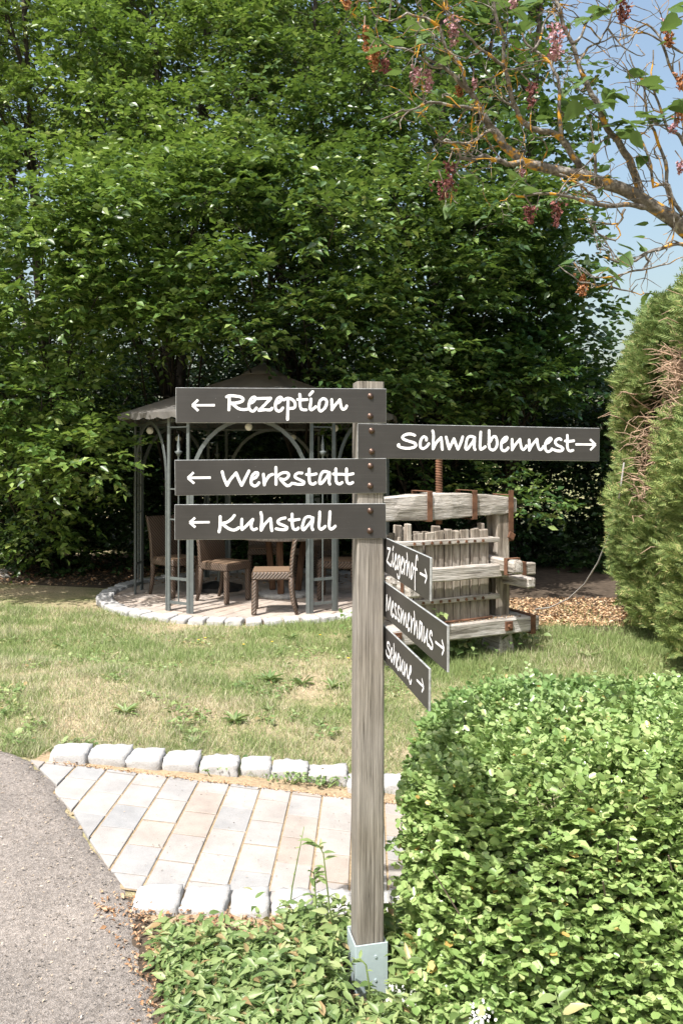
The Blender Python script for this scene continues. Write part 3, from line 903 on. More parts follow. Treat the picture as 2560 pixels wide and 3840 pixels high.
# right hand boards: fixed to the right face of the post, running towards the viewer
dR = Vector((482, -3000, 0)).normalized()
pr = C0 + FR * (PWD + .0022)
Pr = (.1386, 2.487); nR = (dR.y, -dR.x, 0)
F_ = (1440, 2030, .114796)
zie = [[(112, 225), (160, 240), (208, 250)], [(208, 250), (160, 420), (95, 650)], [(95, 650), (130, 700), (228, 800)], [(228, 800), (242, 740), (252, 660)], [(292, 395), (290, 550), (285, 700), (292, 815), (310, 770), (325, 700)], [(285, 285), (312, 175)],
       [(358, 640), (385, 570), (400, 470), (388, 425), (365, 500), (355, 640), (352, 780), (360, 880), (378, 905), (395, 860), (405, 800)],
       [(515, 505), (485, 475), (450, 560), (438, 700), (435, 850), (450, 895), (480, 800), (512, 600), (520, 515)], [(520, 515), (522, 750), (518, 1000), (510, 1150), (485, 1200), (455, 1165), (437, 1080)],
       [(568, 760), (600, 680), (622, 600), (605, 525), (580, 600), (565, 750), (562, 900), (570, 1000), (590, 1035), (610, 1005), (627, 925)],
       [(655, 595), (660, 800), (662, 1060)], [(662, 1000), (675, 850), (700, 700), (735, 640)], [(750, 400), (762, 600), (755, 850), (750, 1100)], [(750, 1100), (780, 850), (818, 685)], [(818, 685), (825, 850), (828, 1000), (835, 1170)],
       [(915, 725), (890, 850), (878, 1050), (878, 1180), (895, 1215), (930, 1100), (952, 900), (940, 760), (915, 725)],
       [(1100, 600), (1090, 505), (1070, 475), (1050, 550), (1035, 750), (1020, 950), (1012, 1200), (1015, 1565)], [(978, 872), (1020, 890), (1082, 920)]]
sign_board([(1447.4, 2018.3), (1611.7, 2091.6), (1444, 2147.4), (1610, 2255.9)], Pr, dR, nR, [(*F_, zie)], (*F_, [(1167, 1040), (1390, 1157)], [(1336, 905), (1402, 1160), (1337, 1365)]), W_L * .92, .085,
           label='upper side board reading Ziegerhof with arrow right')
G_ = (1440, 2200, .153061)
mes = [[(56, 580), (68, 215)], [(68, 215), (85, 400), (103, 560)], [(103, 560), (130, 400), (155, 265)], [(155, 265), (160, 450), (172, 685)],
       [(195, 560), (215, 490), (228, 420), (222, 368), (205, 420), (195, 560), (195, 680), (210, 735), (235, 670)],
       [(298, 480), (288, 435), (268, 435), (262, 500), (280, 590), (305, 680), (302, 755), (280, 765), (252, 700)],
       [(380, 540), (370, 495), (348, 495), (340, 560), (355, 650), (383, 750), (380, 835), (355, 828), (332, 770)],
       [(420, 545), (425, 700), (420, 875)], [(420, 875), (440, 740), (470, 595)], [(470, 595), (478, 750), (482, 930)], [(482, 930), (500, 800), (530, 655)], [(530, 655), (535, 800), (542, 950), (558, 978), (570, 935)],
       [(590, 850), (612, 780), (625, 700), (612, 665), (592, 740), (585, 870), (588, 1000), (605, 1075), (630, 1020)],
       [(660, 740), (665, 900), (665, 1110)], [(665, 1050), (680, 950), (700, 830), (725, 792)], [(738, 620), (750, 800), (745, 980), (742, 1160)], [(742, 1160), (770, 980), (800, 855)], [(800, 855), (805, 1000), (815, 1240)],
       [(935, 920), (900, 882), (875, 865), (870, 950), (858, 1100), (855, 1230), (865, 1262), (895, 1150), (920, 1000), (933, 920)], [(933, 920), (925, 1100), (925, 1230), (935, 1320)],
       [(978, 990), (975, 1150), (975, 1300), (990, 1355)], [(990, 1355), (1025, 1220), (1062, 1060)], [(1062, 1060), (1055, 1200), (1058, 1350), (1073, 1432), (1092, 1420)],
       [(1175, 1185), (1165, 1115), (1140, 1105), (1120, 1160), (1120, 1240), (1160, 1330), (1190, 1430), (1180, 1512), (1140, 1495), (1100, 1435)]]
sign_board([(1444.2, 2184.1), (1675.4, 2346.7), (1443.3, 2314.8), (1674.8, 2522.1)], Pr, dR, nR, [(*G_, mes)], (*G_, [(1257, 1350), (1465, 1520)], [(1415, 1300), (1472, 1527), (1418, 1670)]), W_L * .92, .085,
           label='middle side board reading Messmerhaus with arrow right')
H_ = (1440, 2380, .114796)
sce = [[(190, 375), (170, 285), (130, 250), (105, 310), (125, 410), (180, 530), (200, 650), (175, 745), (120, 700), (80, 610), (68, 515)],
       [(275, 620), (275, 505), (252, 445), (232, 560), (225, 720), (240, 850), (262, 875), (285, 800), (297, 725)],
       [(320, 305), (330, 550), (325, 760), (322, 960)], [(322, 960), (350, 750), (385, 595)], [(385, 595), (392, 750), (398, 1060)],
       [(440, 860), (465, 780), (490, 700), (475, 635), (450, 720), (435, 870), (435, 1020), (455, 1125), (475, 1145), (494, 1065)],
       [(530, 745), (528, 950), (525, 1120), (540, 1175)], [(540, 1175), (580, 1000), (615, 835)], [(615, 835), (600, 1000), (602, 1180), (620, 1275), (640, 1258)],
       [(670, 905), (668, 1100), (670, 1330)], [(670, 1330), (700, 1150), (742, 975)], [(742, 975), (755, 1150), (760, 1330), (780, 1415), (805, 1345)],
       [(835, 1290), (870, 1230), (890, 1120), (875, 1035), (845, 1120), (828, 1300), (825, 1450), (845, 1565), (870, 1585), (897, 1485)]]
sign_board([(1442.6, 2349.9), (1606.9, 2507.8), (1442, 2479.1), (1606, 2668.8)], Pr, dR, nR, [(*H_, sce)], (*H_, [(1067, 1477), (1290, 1702)], [(1233, 1430), (1297, 1727), (1233, 1872)]), W_L * .92, .085,
           label='lowest side board reading Scheune with arrow right')
#PART2
# ================================================================== gazebo
GC = Vector((-.98, 9.99, 0))
RS = 1.97
# round paved floor with a ring of cobbles
fl = empty('gazebo_floor', (GC.x, GC.y, 0), 0, kind='structure')
fl['label'] = 'round paved floor under the gazebo'
V = [(0, 0, .006)] + [(1.9 * math.cos(2 * math.pi * k / 48), 1.9 * math.sin(2 * math.pi * k / 48), .006) for k in range(48)]
mb = MB(); mb.add(V, [(0, 1 + k, 1 + (k + 1) % 48) for k in range(48)]); mb.build('joint_sand', M['sand'], fl)
M['paver_far'] = m_paver('warm_concrete_paver', [(0, (.40, .35, .31)), (.5, (.46, .40, .35)), (1, (.44, .36, .30))])
rnd = random.Random(21)
def flat(x, y): return 0.0
ang = math.radians(-28); ca, sa = math.cos(ang), math.sin(ang)
for i in range(-8, 9):
    for j in range(-12, 13):
        x0 = j * .16 ; y0 = i * .24 + (j % 2) * .12
        poly = [(x0 + .004, y0 + .004), (x0 + .156, y0 + .004), (x0 + .156, y0 + .236), (x0 + .004, y0 + .236)]
        poly = [(x * ca - y * sa, x * sa + y * ca) for x, y in poly]
        cx = sum(p[0] for p in poly) / 4; cy = sum(p[1] for p in poly) / 4
        r = math.hypot(cx, cy)
        if r > 1.92: continue
        if r > 1.6:
            n = (-cx / r, -cy / r); poly = clip(poly, (-n[0] * 1.80, -n[1] * 1.80), n)
            if len(poly) < 3 or abs(area(poly)) < .004: continue
        V, F = slab(poly, .02 + rnd.uniform(-.002, .002), .04, .003, flat, (rnd.uniform(-.01, .01), rnd.uniform(-.01, .01)))
        mb = MB(); mb.add(V, F); mb.build('paver', M['paver_far'], fl)
nring = 62
for k in range(nring):
    a = 2 * math.pi * k / nring
    r = 1.89 + rnd.uniform(-.012, .012)
    o = cobble((r * math.cos(a), r * math.sin(a), -.004 + rnd.uniform(-.006, .008)), (.172 + rnd.uniform(-.02, .012), .185, .115), a + math.pi / 2 + rnd.uniform(-.06, .06), None, rnd)
    o.parent = fl

gzb = empty('gazebo', (GC.x, GC.y, 0.02), 0, 'round grey metal garden gazebo with taupe cloth roof and wrought arches', 'gazebo')
RP = 1.56
def pol(a, r=RP, z=0): return Vector((r * math.sin(a), -r * math.cos(a), z))
HA = math.radians(24.3)
for k in range(6):
    c = k * math.pi / 3
    # arch: two legs and a round head of flat bar
    p0, p1 = pol(c - HA * .965), pol(c + HA * .965)
    mid = (p0 + p1) / 2; half = (p1 - p0).length / 2; e = (p1 - p0).normalized()
    outn = mid.normalized()
    pts = [p0 + Vector((0, 0, .0)), p0 + Vector((0, 0, 1.38))]
    for i in range(1, 16):
        t = math.pi * i / 16
        pts.append(mid - e * half * math.cos(t) + Vector((0, 0, 1.38 + .70 * math.sin(t))))
    pts += [p1 + Vector((0, 0, 1.38)), p1]
    mb = MB()
    for a, b in zip(pts[:-1], pts[1:]): mb.bar(a, b, .042, .012, up=outn)
    mb.build('arch', M['gaz_metal'], gzb)
    # ladder panel between two arches
    c2 = c + math.pi / 6
    g = math.radians(5.0)
    q0, q1 = pol(c2 - g), pol(c2 + g)
    up = ((q0 + q1) / 2).normalized()
    for q in (q0, q1):
        mb = MB(); mb.bar(q, q + Vector((0, 0, 2.16)), .036, .02, up=up); mb.build('post', M['gaz_metal'], gzb)
    for z in (.10, .36, 1.0, 1.33, 2.0):
        mb = MB(); mb.bar(q0.lerp(q1, .05) + Vector((0, 0, z)), q0.lerp(q1, .95) + Vector((0, 0, z)), .03 if z < .5 else .014, .012, up=up)
        mb.build('crossbar', M['gaz_metal'], gzb)
    m_ = (q0 + q1) / 2
    mb = MB(); mb.tube([m_ + Vector((0, 0, .09)), m_ + Vector((0, 0, 1.66))], .008, 6)
    mb.build('rod', M['gaz_metal'], gzb)
    mb = MB()
    prof = [(.004, 1.60), (.016, 1.64), (.008, 1.67), (.02, 1.70), (.046, 1.735), (.03, 1.74), (.016, 1.75), (.02, 1.80), (.010, 1.86), (.002, 1.92)]
    mb.lathe(prof, 6, m_); mb.build('spear_finial', M['gaz_metal'], gzb, smooth=True)
    # eave frieze with scrolls over each bay
    for z in (2.075, 2.20):
        mb = MB(); a0, a1 = pol(c - math.pi / 6, RP * 1.0, z), pol(c + math.pi / 6, RP * 1.0, z)
        mb.bar(a0, a1, .02, .026); mb.build('eave_rail', M['gaz_metal'], gzb)
    for i in range(5):
        t = (i + .5) / 5
        b0 = pol(c - math.pi / 6, RP, 2.137).lerp(pol(c + math.pi / 6, RP, 2.137), t)
        ed = (pol(c + math.pi / 6) - pol(c - math.pi / 6)).normalized()
        pts = []
        for s in range(22):
            th = s / 21 * 4.2 * math.pi - 2.1 * math.pi
            rr = .012 + .03 * (1 - abs(th) / (2.1 * math.pi))
            cxs = -.05 if th < 0 else .05
            pts.append(b0 + ed * (cxs + rr * math.cos(th)) + Vector((0, 0, rr * math.sin(th))))
        mb = MB(); mb.tube(pts, .005, 4); mb.build('scroll', M['gaz_metal'], gzb)
    # radial rafter
    mb = MB(); mb.bar(pol(c2, RP, 2.17), Vector((0, 0, 2.72)), .02, .03); mb.build('rafter', M['gaz_metal'], gzb)
# cloth roof: six slightly sagging gores
mb = MB(); NR, NA = 9, 48
V = []; F = []
for i in range(NR + 1):
    t = i / NR
    for k in range(NA):
        a = 2 * math.pi * k / NA
        seg = (a % (math.pi / 3)) / (math.pi / 3)          # corners at multiples of 60 deg + 30
        R = 1.80 * (math.cos(math.pi / 6) / math.cos(seg * math.pi / 3 - math.pi / 6) * .6 + .4)
        r = .09 + (R - .09) * t
        z = 2.76 - (2.76 - 2.165) * t - .05 * math.sin(math.pi * t) * (1 - abs(2 * seg - 1)) * .7
        a2 = a + math.pi / 6 - math.pi / 2
        V.append((r * math.cos(a2 + math.pi / 6), r * math.sin(a2 + math.pi / 6), z))
    if i:
        for k in range(NA):
            k2 = (k + 1) % NA
            F.append(((i - 1) * NA + k, (i - 1) * NA + k2, i * NA + k2, i * NA + k))
mb.add(V, F); roof = mb.build('roof_cloth', M['cloth'], gzb, smooth=True)
mb = MB(); V = []; F = []
base = NR * NA
rim = [Vector(v) for v in mb.v] or None
rimv = [Vector(roof.data.vertices[base + k].co) for k in range(NA)]
n2 = NA * 4
for k in range(n2):
    t = k / 4; a, b = rimv[int(t) % NA], rimv[(int(t) + 1) % NA]
    p = a.lerp(b, t - int(t)); o_ = Vector((p.x, p.y, 0)).normalized()
    dz = .055 + .022 * abs(math.sin(k / n2 * math.pi * 48))
    V.append(p + o_ * .002); V.append(p + o_ * (.006 + .006 * math.sin(k * 1.7)) + Vector((0, 0, -dz)))
for k in range(n2):
    k2 = (k + 1) % n2
    F.append((2 * k, 2 * k + 1, 2 * k2 + 1, 2 * k2))
mb.add(V, F); mb.build('valance', M['cloth'], gzb)
# little second roof and ball on top
mb = MB(); mb.lathe([(.30, 2.69), (.2, 2.755), (.1, 2.81), (.03, 2.84), (.012, 2.845)], 24); mb.build('roof_cap', M['cloth'], gzb, smooth=True)
mb = MB(); mb.lathe([(.035, 2.83), (.04, 2.85), (.015, 2.865), (.022, 2.88), (.045, 2.90), (.057, 2.935), (.052, 2.97), (.03, 3.0), (.004, 3.012)], 16); mb.build('ball_finial', M['gaz_metal'], gzb, smooth=True)

# globe lamps strung under the eaves
gl = None
GLOB = 0
for (u, v, Y, lab) in ((563, 1615, 9.35, 'white globe bulb hanging inside the left arch of the gazebo'), (669, 1645, 10.9, 'small white globe bulb far back by the left posts'),
                  (933, 1601, 8.72, 'white globe bulb under the front eave below the top board'), (1255, 1606, 9.1, 'white globe bulb under the eave beside the wooden signpost'), (1100, 1640, 11.1, 'white globe bulb hanging at the back eave of the gazebo')):
    p = deep(u, v, Y)
    t = empty('globe_lamp', p, 0, lab, 'lamp', 'globe bulbs strung round the gazebo')
    mb = MB(); mb.lathe([(.003, -.042)] + [(.042 * math.cos(x), .042 * math.sin(x)) for x in np.linspace(-1.4, 1.3, 9)], 14); mb.build('globe', M['globe'], t, smooth=True)
    mb = MB(); mb.lathe([(.014, .038), (.016, .05), (.014, .075), (.004, .08)], 10); mb.build('socket', M['black'], t)
    mb = MB(); mb.tube([(0, 0, .078), (0, .004, 2.10 - p.z + .02 if p.z < 2.03 else .14)], .003, 4); mb.build('wire', M['black'], t)

# ------------------------------------------------------------------ wicker chairs
def make_chair(label):
    t = empty('wicker_chair', (0, 0, 0), 0, label, 'chair', 'brown wicker chairs round the gazebo table')
    # local: faces +x, seat .44 deep, .44 wide
    mb = MB(); mb.box((0, 0, .415), (.215, .215, .042)); mb.build('seat', M['wicker'], t, bevel=.014)
    mb = MB(); mb.box((.005, 0, .462), (.20, .195, .0045)); mb.build('seat_cover', M['cushion'], t, bevel=.003)
    for sy in (-1, 1):
        mb = MB(); V = []
        mb.bar((.185, sy * .185, .38), (.19, sy * .188, 0), .056, .056, up=(1, 0, 0)); mb.build('leg', M['wicker'], t, bevel=.012)
        mb = MB()
        pts = [(-.20, sy * .19, .42), (-.205, sy * .19, .28), (-.225, sy * .19, .13), (-.265, sy * .19, 0)]
        mb.tube(pts, [.031, .029, .025, .020], 8); mb.build('leg', M['wicker'], t, smooth=True)
    mb = MB()
    pr = [(-.20, .40), (-.205, .50), (-.215, .62), (-.235, .74), (-.265, .85), (-.305, .955)]
    V = []; F = []
    for x, z in pr:
        w = .225
        for (dx, y) in ((-.022, -w), (-.022, w), (.022, w), (.022, -w)): V.append((x + dx, y, z))
    for i in range(len(pr) - 1):
        for k in range(4):
            k2 = (k + 1) % 4
            F.append((i * 4 + k, i * 4 + k2, (i + 1) * 4 + k2, (i + 1) * 4 + k))
    F.append((3, 2, 1, 0)); n = (len(pr) - 1) * 4; F.append((n, n + 1, n + 2, n + 3))
    mb.add(V, F); mb.build('backrest', M['wicker'], t, bevel=.012)
    return t
ch0 = make_chair('x')
spots = [((-.745, 8.66), math.pi + .06, 'brown wicker chair in full sun at front of gazebo, back to the right'),
         ((-1.36, 9.36), -.58, 'brown wicker chair left of the sunlit one, half shaded, facing right'),
         ((-2.02, 9.78), -.72, 'rearmost left wicker chair with dappled tall backrest'),
         ((-.05, 9.55), math.pi - .1, 'shaded wicker chair just behind the right gazebo post'),
         ((-.35, 10.7), -2.2, 'dark wicker chair on the far right side of the table'),
         ((-1.05, 10.9), -1.5, 'dark wicker chair on the far side of the table')]
for i, (p, rz, lab) in enumerate(spots):
    c = ch0 if i == 0 else copy_tree(ch0)
    c.location = (p[0], p[1], .022); c.rotation_euler = (0, 0, rz); c['label'] = lab
tb = empty('garden_table', (-.70, 9.75, .02), 0, 'round garden table with mosaic top inside the gazebo', 'table')
mb = MB(); mb.lathe([(.50, .70), (.56, .705), (.575, .715), (.575, .735), (.56, .742), (.002, .743)], 32); mb.build('table_top', M['table_top'], tb)
for k in range(3):
    a = 2 * math.pi * k / 3 + .4
    mb = MB(); mb.bar((.18 * math.cos(a), .18 * math.sin(a), .05), (.26 * math.cos(a), .26 * math.sin(a), .70), .075, .075); mb.build('leg', M['table_wood'], tb, bevel=.006)
mb = MB(); mb.lathe([(.33, .002), (.33, .03), (.30, .045), (.002, .046)], 8); mb.build('foot', M['stone_base'], tb, bevel=.004)
pb = empty('parasol_stand', (-1.55, 10.15, .02), .3, 'black parasol foot with bare pole behind the left chairs', 'parasol stand')
mb = MB(); mb.lathe([(.30, .002), (.30, .05), (.12, .10), (.03, .11), (.01, .112)], 8); mb.build('foot', M['black'], pb)
mb = MB(); mb.tube([(0, 0, .1), (0, 0, 1.0)], .028, 10); mb.build('pole', M['gaz_metal'], pb)

# ================================================================== old wine press
PC = Vector((.823, 6.76, 0)); PY = math.radians(25)
pgz = float(gh(PC.x, PC.y))
prs = empty('wine_press', (PC.x, PC.y, 0), PY, 'old weathered oak wine press with rusty iron straps on lawn', 'wine press')
# local x = along the press, local -y = towards the viewer (d = -y)
def plank(name, mat_, pts, bevel=.006, jit=.006, cuts=.06, parent=None, label=None):
    mb = MB(); mb.add(*pts)
    return mb.build(name, mat_, parent or prs, bevel=bevel, jitter=jit, cuts=cuts, label=label)
def boxp(x0, x1, y0, y1, z0, z1):
    V = [(x, y, z) for x in (x0, x1) for y in (y0, y1) for z in (z0, z1)]
    return V, [(0, 1, 3, 2), (4, 6, 7, 5), (0, 4, 5, 1), (2, 3, 7, 6), (0, 2, 6, 4), (1, 5, 7, 3)]
# base beam
bb = plank('base_beam', M['wood_x'], boxp(-.70, .875, -.227, .216, .18, .315), .012, .010, .09)
for x in (-.53, .545):
    mb = MB(); mb.box((x, -.236, .255), (.040, .006, .040)); pl = mb.build('washer_plate', M['rust'], prs, bevel=.004)
    mb = MB(); mb.tube([(x, -.238, .255), (x, -.262, .255)], [.021, .017], 6); mb.build('bolt', M['rust'], pl)
def strap(x, y0, y1, z0, z1, w=.026, name='iron_strap', t=.006):
    mb = MB()
    mb.box((x, y0 - t / 2, (z0 + z1) / 2), (w, t / 2, (z1 - z0) / 2 + t))
    mb.box((x, y1 + t / 2, (z0 + z1) / 2), (w, t / 2, (z1 - z0) / 2 + t))
    mb.box((x, (y0 + y1) / 2, z1 + t / 2), (w, (y1 - y0) / 2 - .001, t / 2 - .0005))
    mb.box((x, (y0 + y1) / 2, z0 - t / 2), (w, (y1 - y0) / 2 - .001, t / 2 - .0005))
    return mb.build(name, M['rust'], prs, bevel=.002)
strap(.80, -.234, .224, .172, .322)
# uprights
plank('upright', M['wood_z'], boxp(.535, .675, -.075, .075, .312, 1.20), .01, .008, .1)
plank('upright', M['wood_z'], boxp(-.665, -.56, -.075, .075, .312, 1.20), .01, .008, .1)
# arched head beam
def head_beam():
    V = []; F = []
    xs_ = np.linspace(-.66, .735, 19)
    for x in xs_:
        q = abs(x) / .72
        zt = 1.385 - .05 * q ** 1.6; zb_ = 1.168 + (.03 if x > 0 else -.005) * q - (.0 if x > 0 else .0)
        hy = .115 - .02 * q
        for y, z in ((-hy, zb_), (-hy - .01, (zt + zb_) / 2), (-hy, zt), (hy, zt), (hy, zb_)): V.append((x, y, z))
    n = 5
    for i in range(len(xs_) - 1):
        for k in range(n):
            F.append((i * n + k, (i + 1) * n + k, (i + 1) * n + (k + 1) % n, i * n + (k + 1) % n))
    F.append(tuple(range(n))); F.append(tuple((len(xs_) - 1) * n + k for k in range(n - 1, -1, -1)))
    mb = MB(); mb.add(V, F); mb.build('head_beam', M['wood_x'], prs, bevel=.008, jitter=.010)
head_beam()
for x, z0, z1 in ((-.17, 1.16, 1.40), (.27, 1.165, 1.40)):
    strap(x, -.13, .122, z0, z1, .025)
mb = MB(); mb.box((.655, -.118, 1.18), (.026, .004, .22)); mb.box((.655, 0, 1.358), (.026, .118, .004)); st = mb.build('end_strap', M['rust'], prs, bevel=.002)
mb = MB(); mb.box((.650, -.128, 1.005), (.034, .010, .030), Matrix.Rotation(.5, 3, 'Y')); mb.build('bolt', M['rust'], st, bevel=.006)
# iron screw with thread
def screw():
    V = []; F = []; n = 16; pitch = .0215; z0, z1 = 1.12, 1.86
    sub_ = 4; m_ = int((z1 - z0) / pitch * sub_)
    for i in range(m_ + 1):
        for k in range(n):
            ph = (i / sub_ + k / n) % 1
            r = .0255 + .0065 * (.5 + .5 * math.cos(2 * math.pi * ph))
            a = 2 * math.pi * k / n
            V.append((r * math.cos(a), r * math.sin(a), z0 + (z1 - z0) * i / m_))
    for i in range(m_):
        for k in range(n):
            k2 = (k + 1) % n
            F.append((i * n + k, i * n + k2, (i + 1) * n + k2, (i + 1) * n + k))
    F.append(tuple(m_ * n + k for k in range(n)))
    mb = MB(); mb.add(V, F); mb.build('screw_spindle', M['rust'], prs, smooth=True)
screw()
# square basket of staves
rnd = random.Random(31)
BX0, BX1, BY0, BY1 = -.42, .42, -.12, .26
def stave(x, y, w, d, z0, z1, along_x=True):
    t = rnd.uniform(-.012, .012)
    hw, hd = (w / 2, d / 2) if along_x else (d / 2, w / 2)
    tx, ty = (t, 0) if along_x else (0, t)
    tp = .93
    V = []
    for (s, z) in ((1, z0), (tp, z1)):
        ox, oy = (tx, ty) if z == z1 else (0, 0)
        for sx, sy in ((-1, -1), (1, -1), (1, 1), (-1, 1)):
            V.append((x + ox + sx * hw * s, y + oy + sy * hd, z + (rnd.uniform(-.008, .008) if z == z1 else 0)))
    plank('stave', M['wood_z'], (V, [(3, 2, 1, 0), (4, 5, 6, 7), (0, 1, 5, 4), (1, 2, 6, 5), (2, 3, 7, 6), (3, 0, 4, 7)]), .006, .004, .12)
ws = [.098, .088, .090, .078, .068, .088, .082, .105]
gapw = (BX1 - BX0 - .10 - sum(ws)) / (len(ws) - 1)
x = BX0 + .10
for i, w in enumerate(ws):
    stave(x + w / 2, BY0, w, .03, .318, 1.075 + rnd.uniform(-.012, .012)); x += w + gapw
stave(BX0 + .045, BY0 - .004, .05, .05, .318, 1.135)
stave(BX1 - .06, BY0 + .036, .06, .04, .318, 1.125)
x = BX0 + .02
for i in range(8):
    w = rnd.uniform(.07, .1); stave(x + w / 2, BY1, w, .03, .318, 1.05 + rnd.uniform(-.05, .06)); x += w + .012
for xx in (BX0, BX1):
    y = BY0 + .05
    for i in range(4):
        stave(xx, y + .04, .075, .03, .318, 1.06 + rnd.uniform(-.04, .03), False); y += .088
for zc, x0, x1 in ((.985, -.50, .50), (.502, -.50, .50)):
    for yy in (BY0 - .034, BY1 + .034):
        rl = plank('rail', M['wood_x'], boxp(x0, x1, yy - .017, yy + .017, zc - .021, zc + .021), .006, .006, .08)
        if yy < 0:
            for k in range(9):
                xx = BX0 + .08 + k * .083
                mb = MB(); mb.box((xx, yy - .022, zc - .002), (.010, .006, .010), Matrix.Rotation(rnd.uniform(0, .8), 3, 'Y')); mb.build('nail', M['rust'], rl)
    for xx in (BX0 - .032, BX1 + .032):
        plank('rail', M['wood_y'], boxp(xx - .015, xx + .015, BY0 - .01, BY1 + .01, zc - .02, zc + .02), .005, .005, .08)
# clamping frame half way up
plank('clamp_rail', M['wood_x'], boxp(-.575, .465, -.255, -.185, .675, .79), .01, .009, .08)
plank('clamp_rail', M['wood_x'], boxp(-.575, .465, .33, .40, .675, .79), .01, .009, .08)
plank('clamp_rail', M['wood_x'], boxp(.50, .90, -.155, -.085, .655, .765), .01, .009, .08)
plank('clamp_block', M['wood_y'], boxp(.435, .545, -.44, .45, .72, .835), .016, .012, .07)
plank('clamp_block', M['wood_y'], boxp(.60, .70, -.40, .40, .585, .675), .014, .010, .07)
plank('clamp_block', M['wood_y'], boxp(-.545, -.435, -.44, .45, .60, .715), .016, .012, .07)
def band_y(x0, x1, yc, z0, z1, w=.022, t=.005):
    mb = MB()
    mb.box((x0 - t / 2, yc, (z0 + z1) / 2), (t / 2, w, (z1 - z0) / 2 + t)); mb.box((x1 + t / 2, yc, (z0 + z1) / 2), (t / 2, w, (z1 - z0) / 2 + t))
    mb.box(((x0 + x1) / 2, yc, z1 + t / 2), ((x1 - x0) / 2 - .001, w, t / 2 - .0004)); mb.box(((x0 + x1) / 2, yc, z0 - t / 2), ((x1 - x0) / 2 - .001, w, t / 2 - .0004))
    mb.build('iron_strap', M['rust'], prs, bevel=.0015)
band_y(.428, .552, -.35, .712, .842); band_y(-.552, -.428, -.35, .592, .722)
strap(.76, -.163, -.078, .648, .773, .022)
# iron ring bar lying at the foot of the basket
mb = MB(); mb.tube([(-.25, -.19, .33), (-.02, -.185, .328), (.2, -.18, .33), (.42, -.17, .333)], .010, 7); mb.build('iron_bar', M['rust'], prs, smooth=True)
# feet
for x in (-.56, .60):
    V = [(x - .09, -.15, pgz - .03), (x + .09, -.15, pgz - .03), (x + .09, .15, pgz - .03), (x - .09, .15, pgz - .03), (x - .06, -.12, .182), (x + .06, -.12, .182), (x + .06, .12, .182), (x - .06, .12, .182)]
    plank('foot', M['wood_y'], (V, [(3, 2, 1, 0), (4, 5, 6, 7), (0, 1, 5, 4), (1, 2, 6, 5), (2, 3, 7, 6), (3, 0, 4, 7)]), .01, .01, .1)
def chips(name, m_, n, fx, zfun, size, parent=None, kind='stuff'):
    P = fx(n); P[:, 2] = zfun(P[:, 0], P[:, 1]) + rng.uniform(.002, .012, n)
    D = rng.normal(0, 1, (n, 3)); D[:, 2] *= .25
    Nn = rng.normal(0, .35, (n, 3)) + np.array([0, 0, 1.0])
    L = rng.uniform(.5, 1.4, n) * size
    me = leaves(name, P, D, Nn, L, L * rng.uniform(.3, .6, n), T_LEAF)
    return link(name, me, m_, parent, kind=kind)
def pfx(n): return np.stack([rng.uniform(-.45, .7, n), rng.uniform(-.21, -.13, n), np.zeros(n)], -1)
chips('wood_debris', M['chips'], 260, pfx, lambda x, y: np.full_like(x, .317), .02, prs)

# ================================================================== plants
def crown(name, clumps, leafmat, parent, per, K, Ls, L, W, T=T_LEAF, droop=.18, bias=.35, inner=.55, kind='stuff'):
    """foliage of a tree: clumps are (center, radius xyz, outward dir)"""
    O = []; A = []
    for (c, r, od) in clumps:
        n = int(per * (r[0] * r[1] * r[2]) ** (2 / 3))
        d = unit(rng.normal(0, 1, (n, 3)) + np.array(od) * bias + np.array([0, 0, .25]))
        rad = rng.uniform(inner, 1.0, n) ** .6
        O.append(np.array(c) + d * np.array(r) * rad[:, None])
        a = d * .7 + np.array(od) * .5 + rng.normal(0, .35, (n, 3)); a[:, 2] = a[:, 2] * .55 + .05
        A.append(a)
    O = np.concatenate(O); A = np.concatenate(A)
    P, D, Nn, LL, WW = sprays(O, A, rng.uniform(.7, 1.3, len(O)) * Ls, K, L, W, droop)
    return link(name, leaves(name, P, D, Nn, LL, WW, T), leafmat, parent, kind=kind)

